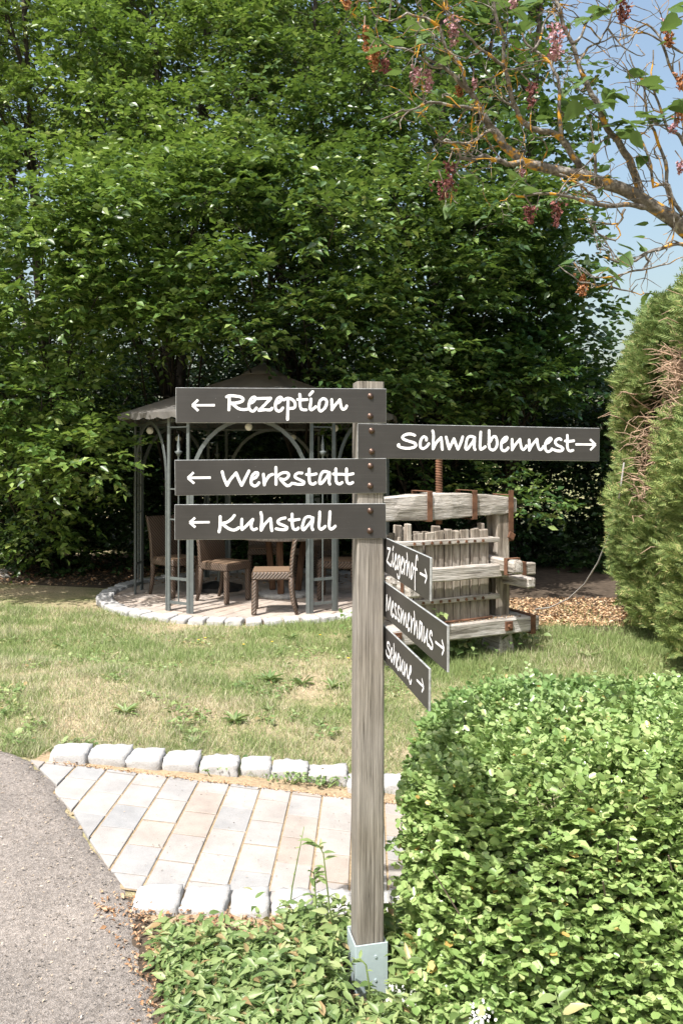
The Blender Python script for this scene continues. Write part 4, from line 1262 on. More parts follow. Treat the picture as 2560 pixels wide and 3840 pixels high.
def tree(name, base, H, trunks, clumps, leafmat, label, cat, group, per=430, K=10, Ls=.42, L=.108, W=.060, T=T_LEAF, trunk_r=.10, barkm='bark', bias=.5):
    b = Vector(base)
    t = empty(name, b, 0, label, cat, group)
    rel = [((Vector(c) - b), r, od) for c, r, od in clumps]
    tops = []
    mb = MB()
    rnd2 = random.Random(sum(map(ord, label)))
    for (dx, dy, hh) in trunks:
        pts = []; n = 9
        for i in range(n):
            f = i / (n - 1)
            pts.append(Vector((dx * f ** 1.3 + .06 * mnoise.noise(Vector((f * 3, dx, 1))) * hh * .3, dy * f + .05 * mnoise.noise(Vector((f * 3, dy, 5))) * hh * .3, hh * f - .05)))
        rr = [trunk_r * (1 - .85 * (i / (n - 1))) + .008 for i in range(n)]
        mb.tube(pts, rr, 8); tops.append(pts)
    mb.build('trunk', M[barkm], t, smooth=True)
    mb = MB()
    for (c, r, od) in rel:
        c = Vector(c)
        best = min((p for pts in tops for p in pts), key=lambda p: (p - (c - Vector((0, 0, .9 + .35 * math.hypot(c.x, c.y))))).length)
        e = c + Vector(od) * .3 * r[0]
        m1 = best.lerp(e, .45) + Vector((rnd2.uniform(-.2, .2), rnd2.uniform(-.2, .2), .25))
        pts = [best, best.lerp(m1, .5) + Vector((0, 0, .06)), m1, m1.lerp(e, .5) + Vector((rnd2.uniform(-.1, .1), rnd2.uniform(-.1, .1), .08)), e]
        r0 = trunk_r * .26
        mb.tube(pts, [r0, r0 * .8, r0 * .6, r0 * .4, .007], 5)
        for k in range(5):
            q = pts[2].lerp(pts[4], rnd2.random())
            dvec = Vector((rnd2.uniform(-1, 1), rnd2.uniform(-1, .4), rnd2.uniform(-.3, .9))).normalized() * r[0] * rnd2.uniform(.5, .95)
            mb.tube([q, q + dvec * .5 + Vector((0, 0, .05)), q + dvec], [r0 * .3, r0 * .2, .004], 4)
    mb.build('limbs', M[barkm], t, smooth=True, kind='stuff')
    crown('crown', [(tuple(c), r, od) for c, r, od in rel], leafmat, t, per, K, Ls, L, W, T, bias=bias)
    return t

def clumps_px(lst, jitter=0):
    """(u, v, depth, radius) -> clumps facing the viewer"""
    outp = []
    for (u, v, Y, r) in lst:
        c = deep(u, v, Y)
        outp.append((tuple(c), (r * 1.2, r, r * .52), (0, -.75, .25)))
    return outp
def fill(u0, u1, v0, v1, Yf, r, n, seed, vmin=None):
    rr = random.Random(seed); outp = []
    for i in range(n):
        for _ in range(30):
            u = rr.uniform(u0, u1); v = rr.uniform(v0, v1)
            if all((u - a[0]) ** 2 + (v - a[1]) ** 2 > (190 if _ < 20 else 100) ** 2 for a in outp[-14:]): break
        outp.append((u, v, Yf(u, v) + rr.choice((rr.uniform(-.4, .4), rr.uniform(.6, 2.0))), r * rr.uniform(.75, 1.2)))
    return outp
# depth of the leafy wall at a place of the photograph: it overhangs towards the gazebo and leans back higher up
def wallY(u, v):
    y = 8.75 + .0011 * abs(v - 950) + max(0, (500 - v)) * .0022
    if u < 450: y = 9.4 + max(0, 700 - v) * .0012
    if u > 1700: y += .7
    return y
tg = 'broadleaf trees behind the gazebo'
def band(u0, u1, v0, v1, n, seed, dY=0, r=.62):
    n = int(n * 1.3); r *= .68
    return clumps_px([(u, v, Y + dY, q) for u, v, Y, q in fill(u0, u1, v0, v1, wallY, r, n, seed)])
tA = band(-250, 420, -350, 900, 24, 1, .9) + band(-300, 330, 1150, 1750, 15, 2, 0) + band(-300, 330, 1700, 2080, 7, 22, .9, .5) + clumps_px([(u, v, 8.9, .42) for u, v in ((180, 960), (330, 900), (60, 880), (420, 1000), (260, 780), (120, 1090), (380, 1130), (450, 830))])
tree('broadleaf_tree', (-4.4, 12.2, 0), 10, [(-.3, -.4, 9.5), (.9, .2, 9.0), (-1.1, .3, 8.0)], tA, M['leaf_light'], 'tall light green tree at the far left with several slim trunks', 'tree', tg)
tB = band(300, 900, -350, 700, 24, 3, 1.3) + band(330, 800, 650, 1290, 16, 4, 0, .58)
tree('broadleaf_tree', (-2.6, 12.4, 0), 11, [(-.2, -.6, 10), (.7, -.2, 9)], tB, M['leaf_light'], 'light green tree with forked trunk rising behind the left side of the gazebo', 'tree', tg)
tC = band(800, 1400, -300, 700, 24, 5, 1.1) + band(750, 1450, 650, 1280, 22, 6, 0, .6)
tree('broadleaf_tree', (-.6, 12.6, 0), 11, [(.3, -.6, 10), (-.6, -.3, 8.5)], tC, M['leaf_mid'], 'mid green tree whose boughs overhang the gazebo roof', 'tree', tg)
tD = band(1350, 1850, -300, 800, 18, 7, 1.4) + band(1400, 2050, 700, 1500, 24, 8, .4, .6) + clumps_px([(1990, 1900, 9.6, .30), (1880, 1830, 10.2, .3), (1500, 1780, 11.5, .5), (1330, 1500, 10.5, .5), (1650, 1620, 10.6, .5)])
tree('broadleaf_tree', (1.5, 12.8, 0), 11, [(.1, -.6, 10), (.9, -.2, 8.5)], tD, M['leaf_mid'], 'mid green tree behind the wine press with low hanging boughs', 'tree', tg)
tE = clumps_px([(u - 60, v, Y, .52) for u, v, Y in ((1900, 1000, 11.2), (2050, 1150, 11.4), (2150, 950, 11.6), (1980, 1330, 11.0), (2180, 1350, 11.3), (1850, 1300, 11.2), (2080, 1450, 10.9), (2200, 1180, 11.6), (1750, 1400, 11.0), (1700, 1150, 11.3))]) + clumps_px([(u - (95 if u > 1990 else 40), v, wallY(u, v) + .9 + k, r) for (u, v, r, k) in ((1900, -150, .6, .5), (1700, 100, .6, 1), (2000, 120, .55, .4), (2120, 300, .5, .2), (1850, 350, .6, .6), (2080, 520, .5, .1), (2180, 480, .36, .2), (1900, 620, .6, .4), (2140, 700, .45, .1), (2040, 830, .55, 0),
      (2170, 880, .40, .2), (1900, 900, .5, .3), (2120, 1050, .5, 0), (2210, 1120, .33, .3), (1980, 1180, .5, .2), (2180, 1280, .36, .2), (2060, 1360, .48, -.2), (2200, 1400, .3, .4), (1930, 1420, .4, 0), (2110, 1500, .30, .1), (1700, -100, .6, 1.2), (2050, -60, .5, .6))])
tree('broadleaf_tree', (2.6, 12.4, 0), 10, [(.5, -.4, 9.5)], tE, M['leaf_dark'], 'dark large leaved tree at the right edge against the sky', 'tree', tg, per=260, K=8, Ls=.42, L=.115, W=.085, T=T_OVAL, bias=.35)
# shrubs below the trees: the wall at the back, leaf colour darkened to stand for shade
sg = 'dark shrubs under the trees'
for i, (x, y, w, h, lab) in enumerate(((-6.1, 12.6, 1.4, 2.6, 'dark shrub at the far left edge under the trees'), (-4.2, 12.0, 1.3, 3.1, 'dark shrub left of the gazebo'), (-2.4, 12.9, 1.3, 3.3, 'dark shrub behind the left gazebo arch'), (-.6, 13.2, 1.4, 3.4, 'dark shrub straight behind the gazebo'),
                                     (1.2, 12.6, 1.4, 3.3, 'dark shrub behind the wine press screw'), (3.0, 12.9, 1.3, 3.2, 'dark shrub in deep shade between press and conifer hedge'), (4.7, 12.4, 1.1, 2.8, 'dark shrub behind the conifer hedge'),
                                     (-8.2, 15.0, 1.6, 3.4, 'dark shrub at the back beyond the far left tree'), (-5.4, 15.2, 1.6, 3.6, 'dark shrub at the back left, behind the slim trunks'), (-2.7, 15.4, 1.6, 3.6, 'dark shrub at the back behind the left half of the gazebo'), (.1, 15.4, 1.6, 3.6, 'dark shrub at the back behind the signpost'), (2.7, 15.3, 1.6, 3.6, 'dark shrub at the back behind the wine press'), (5.0, 15.0, 1.4, 3.2, 'dark shrub at the back right behind the conifers'))):
    t = empty('shrub', (x, y, 0), 0, lab, 'shrub', sg)
    rr = random.Random(60 + i); cl = []
    for k in range(22):
        cl.append(((rr.uniform(-1, 1) * w, rr.uniform(-.6, .7), h * (k + .3) / 22), (.62, .55, .5), (0, -.6, .2)))
    crown('foliage', cl, M['leaf_shrub_shade'], t, 230, 8, .4, .10, .065)
    mb = MB()
    for k in range(7):
        a = rr.uniform(0, 6.28); mb.tube([(0.1 * math.cos(a), .1 * math.sin(a), -.05), (.4 * math.cos(a), .3 * math.sin(a), h * .5), (.9 * w * math.cos(a), .5 * math.sin(a), h * .95)], [.03, .02, .006], 5)
    mb.build('stems', M['bark'], t, kind='stuff')
# a further row of trees that closes most of the gaps, leaves coloured dark as shade
for i, (x, y, h, w) in enumerate(((-9.5, 17.5, 10, 2.2), (-5.4, 17.0, 11, 2.2), (-1.6, 17.5, 11, 2.2), (1.9, 17.0, 10, 1.7))):
    rr = random.Random(90 + i); cl = []
    for k in range(34):
        z = (rr.uniform(2.5, h) if k > 11 else rr.uniform(.2, 2.6)); ww = w * (1 - .35 * max(0, (z - h * .6) / (h * .4)))
        cl.append(((x + rr.uniform(-1, 1) * ww, y + rr.uniform(-.8, .8), z), (1.0, .8, .8), (0, -.5, .2)))
    tree('background_tree', (x, y, 0), h, [(.2, 0, h), (-.3, .2, h * .8)], cl, M['leaf_far_shade'],
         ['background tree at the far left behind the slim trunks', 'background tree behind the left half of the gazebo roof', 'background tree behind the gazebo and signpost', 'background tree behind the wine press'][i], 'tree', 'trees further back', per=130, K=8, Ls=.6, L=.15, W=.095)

# ------------------------------------------------------------------ thuja hedge at right
def thuja(base, r, h, lab, seed, dead=None):
    t = empty('thuja', base, 0, lab, 'conifer', 'thuja trees of the hedge at right')
    g = np.random.default_rng(seed)
    n = int(9500 * r * h)
    z = g.uniform(.03, 1, n) ** .9 * h
    a = g.uniform(0, 2 * math.pi, n)
    prof = np.clip(np.minimum(1.0, .86 + z / h * .8), 0, 1) * np.sqrt(np.clip(1 - (z / h) ** 13, .03, 1))
    lump = np.array([1 + .22 * mnoise.noise(Vector((math.cos(q) * 1.6 + seed, math.sin(q) * 1.6, zz * 1.3))) + .16 * mnoise.noise(Vector((math.cos(q) * 5 + seed, math.sin(q) * 5, zz * 4))) for q, zz in zip(a, z)])
    rad = r * prof * lump * g.uniform(.55, 1.05, n) ** .5
    P = np.stack([np.cos(a) * rad, np.sin(a) * rad * 1.05, z], -1)
    D = np.stack([np.cos(a), np.sin(a), g.uniform(-.1, 1.1, n)], -1) + g.normal(0, .5, (n, 3))
    Nn = np.stack([-np.sin(a), np.cos(a), g.normal(0, .5, n)], -1) + g.normal(0, .5, (n, 3))
    if dead:
        (da, dz, dw, dh) = dead
        dd = ((np.angle(np.exp(1j * (a - da)))) / dw) ** 2 + ((z - dz) / dh) ** 2
        keepm = dd > g.uniform(.6, 1.15, n)
        P, D, Nn = P[keepm], D[keepm], Nn[keepm]
    m_ = len(P)
    L = g.uniform(.08, .19, m_)
    link('foliage', leaves('foliage', P, D, Nn, L, L * .85, T_FROND), M['thuja'], t, kind='stuff')
    mb = MB(); mb.tube([(0, 0, -.05), (.03, .02, h * .5), (0, 0, h * .93)], [.07, .045, .01], 7); mb.build('trunk', M['bark'], t)
    mb = MB(); rr = random.Random(seed)
    for k in range(60):
        q = rr.uniform(0, 6.28); zz = rr.uniform(.1, .9) * h
        e = Vector((math.cos(q) * r * .8, math.sin(q) * r * .8, zz + rr.uniform(.1, .4)))
        mb.tube([(0, 0, zz), e * .5 + Vector((0, 0, zz * .5)), e], [.014, .01, .004], 4)
    mb.build('limbs', M['bark'], t, kind='stuff')
    if dead:
        mb = MB()
        for k in range(300):
            q = da + rr.gauss(0, dw * .55); zz = dz + rr.gauss(0, dh * .5)
            r0 = r * rr.uniform(.5, .88)
            p = Vector((math.cos(q) * r0, math.sin(q) * r0, zz - .06))
            dvec = Vector((math.cos(q) * rr.uniform(.3, 1), math.sin(q) * rr.uniform(.3, 1), rr.uniform(-.2, .9))) + Vector((rr.gauss(0, .5), rr.gauss(0, .5), rr.gauss(0, .25)))
            dvec = dvec.normalized() * rr.uniform(.14, .42)
            m1 = p + dvec * .5 + Vector((rr.gauss(0, .03), rr.gauss(0, .03), rr.gauss(0, .03)))
            e2 = p + dvec + Vector((rr.gauss(0, .05), rr.gauss(0, .05), -.04 + rr.gauss(0, .05)))
            mb.tube([p, m1, m1.lerp(e2, .5) + Vector((rr.gauss(0, .02), rr.gauss(0, .02), .03)), e2], [rr.uniform(.004, .008), .005, .0035, .0018], 4)
            if rr.random() < .6:
                e = m1 + Vector((rr.gauss(0, .09), rr.gauss(0, .09), rr.gauss(0, .08))); mb.tube([m1, e], [.003, .0015], 3)
        mb.build('dead_twigs', M['dead_twig'], t, kind='stuff', label='bare brown dead twigs in a gap of the foliage')
thuja((3.60, 8.35, 0), .64, 3.1, 'thuja at the far end of the hedge beside the dark shade', 401)
thuja((3.42, 7.35, 0), .74, 3.22, 'thuja with a brown patch of bare dead twigs', 402, (math.radians(203), 1.72, .60, .60))
thuja((3.40, 6.30, 0), .74, 3.4, 'bushy thuja at the right edge of the picture', 403, (math.radians(160), 2.35, .5, .35))
thuja((3.60, 5.30, 0), .70, 3.2, 'nearest thuja of the hedge, mostly outside the picture', 404)

# cable hanging from the hedge
def cable():
    pts = []
    px = [(2338, 1735, 7.35), (2318, 1880, 7.5), (2285, 2000, 7.7), (2240, 2110, 7.95), (2190, 2190, 8.2), (2130, 2245, 8.5), (2060, 2278, 8.75), (1960, 2290, 8.9)]
    P = [deep(u, v, Y) for u, v, Y in px]
    o = MB(); o.tube(P, .008, 6)
    ob = o.build('cable', M['cord'], None, smooth=True)
    tag(ob, 'thin grey cable sagging from the conifer hedge to the ground', 'cable')
cable()

# ------------------------------------------------------------------ ground details far
def disc_sheet(name, pts, m_, dz, label):
    c = sum(pts, Vector()) / len(pts)
    V = [(c.x, c.y, float(gh(c.x, c.y)) + dz)]; n = len(pts); F = []
    rings = [.35, .7, 1.0]
    for r in rings:
        for p in pts:
            q = c.lerp(p, r); V.append((q.x, q.y, float(gh(q.x, q.y)) + (dz if r < 1 else -.002)))
    for k in range(n):
        F.append((0, 1 + k, 1 + (k + 1) % n))
        for i in range(len(rings) - 1):
            a = 1 + i * n; b = 1 + (i + 1) * n
            F.append((a + k, b + k, b + (k + 1) % n, a + (k + 1) % n))
    mb = MB(); mb.add(V, F)
    return tag(mb.build(name, m_, None, smooth=True), label, kind='structure')
disc_sheet('bark_mulch_bed', [Vector(p) for p in ((1.3, 7.7, 0), (2.2, 7.6, 0), (2.9, 7.4, 0), (3.6, 8.0, 0), (5.5, 10, 0), (5.5, 13, 0), (1.4, 13, 0), (.9, 9.8, 0))], M['mulch_soil'], .012, 'bed of orange bark mulch beside the conifer hedge')
disc_sheet('shaded_soil', [Vector(p) for p in ((-3.1, 10.3, 0), (-2.7, 11.8, 0), (-1, 12.2, 0), (.8, 11.8, 0), (1.0, 14, 0), (-2, 15, 0), (-6, 14, 0), (-5.6, 11.2, 0), (-4.2, 10.6, 0))], M['mulch_soil'], .010, 'bare shaded soil under the trees')
disc_sheet('gravel_path', [Vector(p) for p in ((-4.3, 11.2, 0), (-4.4, 12.3, 0), (-8, 14.5, 0), (-11, 14.5, 0), (-11, 11.5, 0), (-6, 10.9, 0))], M['gravel'], .02, 'pale gravel path at the far left edge')
def mfx(n): return np.stack([1.35 + rng.uniform(0, 1, n) * 1.9, 7.95 + rng.uniform(0, 1, n) ** 1.3 * 1.6, np.zeros(n)], -1)
chips('bark_chips', M['chips'], 8000, mfx, lambda x, y: gh(x, y) + .012, .04)
def dfx(n): return np.stack([rng.uniform(-5.4, .9, n), rng.uniform(10.6, 13.5, n), np.zeros(n)], -1)
chips('leaf_litter', M['dead_leaf'], 4000, dfx, lambda x, y: gh(x, y) + .012, .05)

# ------------------------------------------------------------------ lawn grass
def inside_any(x, y):
    ex = np.interp(y, [p.y for p in EDGE[::-1]], [p.x for p in EDGE[::-1]])
    bad = (x < ex + .005) & (y < EDGE[0].y)
    bad |= (y > 2.72) & (y < 4.02) & (x > -1.5) & (x < 1.3)
    bad |= np.hypot(x - GC.x, y - GC.y) < RS + .01
    bad |= (y < 2.85) & (x < 2.2)
    return bad
def lawn():
    # thinner with distance so that the blades stay about as dense in the picture
    n = 345000
    y = 3.95 + (9.0 - 3.95) * rng.uniform(0, 1, n) ** 1.25
    x = (rng.uniform(-1, 1, n) * .47) * y + rng.uniform(-.1, .1, n)
    cl = np.array([mnoise.noise(Vector((a * 2.2, b * 2.2, 0))) + .6 * mnoise.noise(Vector((a * 7, b * 7, 4))) for a, b in zip(x[::1], y[::1])])
    keepm = (rng.uniform(-.55, .9, n) < cl + .28) & ~inside_any(x, y)
    keepm &= ~((x > 1.2) & (y > 8.35 - .38 * (x - 1.5) + rng.normal(0, .12, n)) & (rng.uniform(0, 1, n) < .93))
    x, y, cl = x[keepm], y[keepm], cl[keepm]
    n = len(x)
    P = np.stack([x, y, gh(x, y) - .004], -1)
    tuft = np.clip(cl, -.3, .9)
    h = rng.uniform(.018, .045, n) * (1 + 1.0 * np.clip(tuft, 0, 1)) * (1 + .35 * sstep(5.5, 7, y))
    D = rng.normal(0, .42, (n, 3)); D[:, 2] = rng.uniform(.35, 1.1, n)
    Nn = rng.normal(0, 1, (n, 3)); Nn[:, 2] = .3
    o = link('lawn_grass', leaves('lawn_grass', P, D, Nn, h * 1.25, rng.uniform(.0022, .0042, n) * (1 + .12 * (y - 4)), T_BLADE), M['grass'], kind='stuff')
    o['label'] = 'patchy sunburnt lawn grass, green and straw coloured'
lawn()
def tall_grass():
    # longer blades along edges: under the press, along hedge and thuja, beside cobbles
    n = 9000
    seg = rng.integers(0, 4, n)
    x = np.where(seg == 0, PC.x + rng.uniform(-.9, 1.2, n), np.where(seg == 1, rng.uniform(1.7, 3.1, n), np.where(seg == 2, rng.uniform(1.0, 2.4, n), rng.uniform(-1.35, 1.2, n))))
    y = np.where(seg == 0, 6.35 + (x - PC.x) * .46 + rng.normal(0, .14, n), np.where(seg == 1, 7.1 + rng.normal(0, .35, n), np.where(seg == 2, rng.uniform(5.6, 7.2, n), 4.06 + np.abs(rng.normal(0, .04, n)))))
    keepm = ~inside_any(x, y); x, y, seg = x[keepm], y[keepm], seg[keepm]; n = len(x)
    P = np.stack([x, y, gh(x, y) - .004], -1)
    h = np.where(seg == 3, rng.uniform(.03, .07, n), rng.uniform(.05, .12, n))
    D = rng.normal(0, .3, (n, 3)); D[:, 2] = rng.uniform(.7, 1.2, n)
    Nn = rng.normal(0, 1, (n, 3)); Nn[:, 2] = .2
    link('long_grass', leaves('long_grass', P, D, Nn, h, rng.uniform(.003, .006, n), T_BLADE), M['grass'], kind='stuff')['label'] = 'longer grass round the wine press and hedges'
tall_grass()
def rosette(x, y, r, n, lab, group, mat_=None, up=.5, wid=.26):
    t = empty('lawn_weed', (x, y, float(gh(x, y))), random.uniform(0, 6), lab, 'weed', group)
    a = rng.uniform(0, 6.28, n)
    D = np.stack([np.cos(a), np.sin(a), rng.uniform(.1, 1.0, n) * up * 2], -1)
    P = np.zeros((n, 3)); P[:, 2] = .003
    Nn = np.tile(np.array([0, 0, 1.0]), (n, 1)) + rng.normal(0, .2, (n, 3))
    L = rng.uniform(.6, 1.1, n) * r
    link('leaves', leaves('leaves', P, D, Nn, L, L * wid, T_POINT), mat_ or M['weed'], t, kind='stuff')
for i, (u, v, r, n, lab) in enumerate(((1010, 2560, .13, 34, 'broad leaved weed clump in the lawn left of the post'), (1135, 2570, .11, 26, 'upright dock-like weed in the lawn close to the post'), (880, 2710, .10, 30, 'grey green thistle rosette in the lawn'), (725, 2790, .08, 26, 'low weed rosette just behind the cobble row'),
                                   (1250, 2580, .10, 24, 'small weed tuft beside the post edge'), (470, 2680, .10, 40, 'dark green tuft in the middle of the left lawn'), (1010, 2670, .07, 18, 'small dark weed below the broad leaved clump'), (1200, 2720, .07, 20, 'low weed near the post above the pavers'),
                                   (230, 2430, .09, 34, 'green tuft in the far left lawn'), (1090, 2400, .1, 30, 'bright weed tuft near the gazebo floor'), (2200, 2470, .12, 30, 'weed tuft in the lawn by the conifers'), (1960, 2560, .10, 26, 'weed in the lawn right of the press'))):
    p = at(u, v); rosette(p.x, p.y, r, n, lab, 'broad leaved weeds in the lawn')
for i, (u, v, lab) in enumerate(((745, 2425, 'yellow buttercup left in the far lawn'), (770, 2417, 'yellow buttercup beside the leftmost one'), (913, 2443, 'yellow buttercup in the middle of the lawn'), (1020, 2432, 'yellow buttercup left of the post, largest'), (1200, 2405, 'yellow buttercup nearest the gazebo floor'),
                            (1305, 2497, 'yellow buttercup touching the post edge'), (1492, 2558, 'yellow buttercup below the lowest side board'))):
    p = at(u, v + 14)
    t = empty('buttercup', p, 0, lab, 'flower', 'yellow buttercups in the lawn')
    mb = MB(); mb.tube([(0, 0, 0), (.004, 0, .05), (0, 0, .09)], .0016, 4); mb.build('stem', M['stem'], t)
    a = np.arange(5) * 2 * math.pi / 5
    D = np.stack([np.cos(a), np.sin(a), np.full(5, .35)], -1)
    link('petals', leaves('petals', np.tile([[0, 0, .09]], (5, 1)), D, np.tile([[0, 0, 1.0]], (5, 1)) + D * -.3, .014, .013, T_OVAL), M['yellow_petal'], t)

# ------------------------------------------------------------------ weeds under the press
def leafy(name, base, n, h, L, W, lab, cat, group=None, spread=.18, T=T_POINT, mat_='weed'):
    t = empty(name, base, 0, lab, cat, group)
    P = np.stack([rng.normal(0, spread, n), rng.normal(0, spread * .6, n), rng.uniform(.03, h, n)], -1)
    D = np.stack([rng.normal(0, 1, n), rng.normal(-.6, .8, n), rng.normal(-.25, .3, n)], -1)
    Nn = rng.normal(0, .3, (n, 3)) + np.array([0, -.3, 1.0])
    sc = rng.uniform(.6, 1.2, n)
    link('leaves', leaves('leaves', P, D, Nn, L * sc, W * sc, T), M[mat_], t, kind='stuff')
    mb = MB()
    for k in range(max(3, n // 8)):
        q = P[k * 7 % n]; mb.tube([(q[0] * .4, q[1] * .4, -.01), (q[0] * .8, q[1] * .8, q[2] * .6), tuple(q)], [.004, .003, .002], 4)
    mb.build('stems', M['stem'], t, kind='stuff')
for (u, v, n, h, lab) in ((1710, 2460, 34, .16, 'leafy weed under the middle of the press beam'), (1890, 2435, 40, .18, 'leafy weed under the right end of the press beam'), (1590, 2465, 26, .14, 'leafy weed under the press seen below the side boards'), (1560, 2330, 14, .0, '')):
    if not lab: continue
    p = at(u, v); leafy('leafy_weed', p, n, h, .085, .055, lab, 'weed', 'leafy weeds under the wine press')
p = deep(1640, 2300, 6.55); leafy('basket_seedling', (p.x, p.y, .317), 12, .14, .06, .036, 'green seedling growing at the foot of the press basket', 'seedling', None, .04)
p = at(1345, 2400); leafy('leafy_weed', p, 40, .28, .07, .05, 'leafy weed growing beside the gazebo edge at the post', 'weed', 'leafy weeds by the post', .10)
# little plants along the foot of the back cobbles
for (u, v, n, lab) in ((1080, 2935, 60, 'creeping green weed at the foot of the back cobbles'), (1210, 2950, 60, 'creeping green weed by the last cobble before the post'), (800, 2905, 18, 'grass tuft between two back cobbles')):
    p = at(u, v); leafy('creeping_weed', (p.x, p.y - .01, p.z + .012), n, .035, .022, .016, lab, 'weed', 'weeds in the path joints', .055)

# ================================================================== box hedge in front at right
def box_hedge():
    base = Vector((1.335, 2.95, -.175))
    t = empty('box_hedge', base, 0, 'clipped light green box hedge filling the lower right corner', 'hedge')
    def surf(n, g):
        # rounded block: left face along a line of sight, front face bulging
        q = g.normal(0, 1, (n, 3)); q = q / (np.abs(q) ** 6).sum(1, keepdims=True) ** (1 / 6)
        return q
    g = np.random.default_rng(77)
    n = 46000
    q = surf(n, g)
    keepm = (q[:, 2] > -.9) & ~((q[:, 1] > .95) & (q[:, 2] < .2)) & (q[:, 0] < .95)
    q = q[keepm]; n = len(q)
    hx, hy, hz = 1.02, .66, .425
    dirn = unit(q * np.array([1 / hx, 1 / hy, 1 / hz]) * np.abs(q) ** 6)
    depth = g.uniform(0, 1, n) ** 1.5 * .17
    lump = np.array([.045 * mnoise.noise(Vector(a * 2.4)) + .03 * mnoise.noise(Vector(a * 6)) for a in q])
    P = q * np.array([hx, hy, hz]) + dirn * (lump - depth + .02)[:, None]
    P[:, 2] += .42
    # shear: the left face runs a little outward with distance; the front face bulges low down
    P[:, 0] += .146 * P[:, 1]
    low = sstep(.75, .1, P[:, 2]) if False else np.clip((.70 - P[:, 2]) / .7, 0, 1)
    P[:, 1] -= np.where(P[:, 1] < -.3, low * .22, 0)
    P[:, 1] -= np.where((P[:, 1] < -.2) & (P[:, 0] > .25), .22 * sstep(.25, .8, P[:, 0]), 0)
    shoot = g.uniform(0, 1, n) < .05
    P += dirn * np.where(shoot, g.uniform(.0, .035, n), 0)[:, None]
    A = dirn * .8 + np.array([0, -.1, .55]) + g.normal(0, .38, (n, 3))
    K = 8
    Pp, D, Nn, LL, WW = sprays(P, A, g.uniform(.035, .068, n) * np.where(shoot, 1.5, 1), K, .0245, .0168, .0, .8, .5, .22)
    big = np.repeat(g.uniform(.72, 1.3, n), K)
    link('foliage', leaves('foliage', Pp, D, Nn, LL * big, WW * big, T_ROUND), M['box'], t, kind='stuff')
    mb = MB(); rr = random.Random(4)
    for k in range(420):
        x = rr.uniform(-.95, .95); y = rr.uniform(-.62, .55)
        p0 = Vector((x * .8, y * .8, rr.uniform(0, .3))); e = Vector((x + rr.gauss(0, .08), y + rr.gauss(0, .08) - .05, rr.uniform(.3, .8)))
        m1 = p0.lerp(e, .5) + Vector((rr.gauss(0, .03), rr.gauss(0, .03), 0))
        for p in (p0, m1, e): p.x += .146 * p.y
        mb.tube([p0, m1, e], [.005, .004, .002], 4)
    mb.build('twigs', M['twig'], t, kind='stuff')
box_hedge()

# ------------------------------------------------------------------ ground elder in front
def ground_cover():
    g = np.random.default_rng(15)
    n = 7500
    u = g.uniform(480, 1900, n); v = g.uniform(3420, 4250, n)
    pts = []
    for a, b in zip(u, v):
        p = at(a, b)
        ex = edge_x(p.y)
        dl = p.x - ex
        if dl < .03 or p.y > (2.70 if p.x < -.2 else 2.80): continue
        if dl < .14 and g.random() > dl / .14: continue
        if p.y > 2.6 and g.random() < (.6 if p.x < -.2 else .2): continue
        pts.append((p.x, p.y, dl))
    pts = np.array(pts); n = len(pts)
    near_post = np.exp(-((pts[:, 0] - .02) ** 2 / .06 + (pts[:, 1] - 2.6) ** 2 / .2))
    hmax = np.where(pts[:, 1] > 2.6, .03, .045) + .035 * np.clip(pts[:, 2] / .4, 0, 1) + .07 * near_post
    # keep the front of the post clear
    hz = g.uniform(.25, 1, n) * hmax
    z = gh(pts[:, 0], pts[:, 1]) + hz
    P0 = np.stack([pts[:, 0], pts[:, 1], z], -1)
    a = g.uniform(0, 6.28, n)
    Ps = []; Ds = []; Ns = []
    for da in (-1.0, 0, 1.0):                               # leaves of three leaflets
        d = np.stack([np.cos(a + da), np.sin(a + da), g.uniform(-.7, .6, n)], -1)
        Ps.append(P0 + d * .008); Ds.append(d); Ns.append(np.stack([g.normal(0, .55, n), g.normal(-.15, .55, n), np.ones(n)], -1))
    m2 = 60
    bx_ = np.concatenate([g.normal(-.12, .16, m2 // 2), g.normal(.30, .16, m2 - m2 // 2)]); by_ = g.uniform(2.25, 2.72, m2)
    for q in range(m2):                                     # taller shoots with leaves up the stem
        hh = g.uniform(.08, .22); lx, ly = g.normal(0, .04, 2)
        for k in range(7):
            f = .25 + .75 * k / 6; aa = k * 2.4 + q
            Ps.append(np.array([[bx_[q] + lx * f, by_[q] + ly * f, float(gh(bx_[q], by_[q])) + hh * f]])); Ds.append(np.array([[math.cos(aa), math.sin(aa), g.uniform(-.3, .5)]])); Ns.append(np.array([[g.normal(0, .3), g.normal(-.2, .3), 1.0]]))
    sc = np.concatenate([np.tile(g.uniform(.55, 1.3, n), 3), g.uniform(.7, 1.5, m2 * 7)])
    P = np.concatenate(Ps); D = np.concatenate(Ds); Nn = np.concatenate(Ns)
    clear = ~((np.abs(P[:, 0] - ctr.x) < .075) & (np.abs(P[:, 1] - ctr.y) < .08))
    clear &= ~((np.abs(P[:, 0] - ctr.x + .01) < .07) & (P[:, 1] < ctr.y) & (P[:, 1] > ctr.y - .28) & (P[:, 2] > .05))
    P, D, Nn, sc = P[clear], D[clear], Nn[clear], sc[clear]
    o = link('ground_cover', leaves('ground_cover', P, D, Nn, .044 * sc, .0175 * sc, T_POINT), M['weed'], kind='stuff')
    o['label'] = 'dense ground elder leaves in front of the post'
ground_cover()
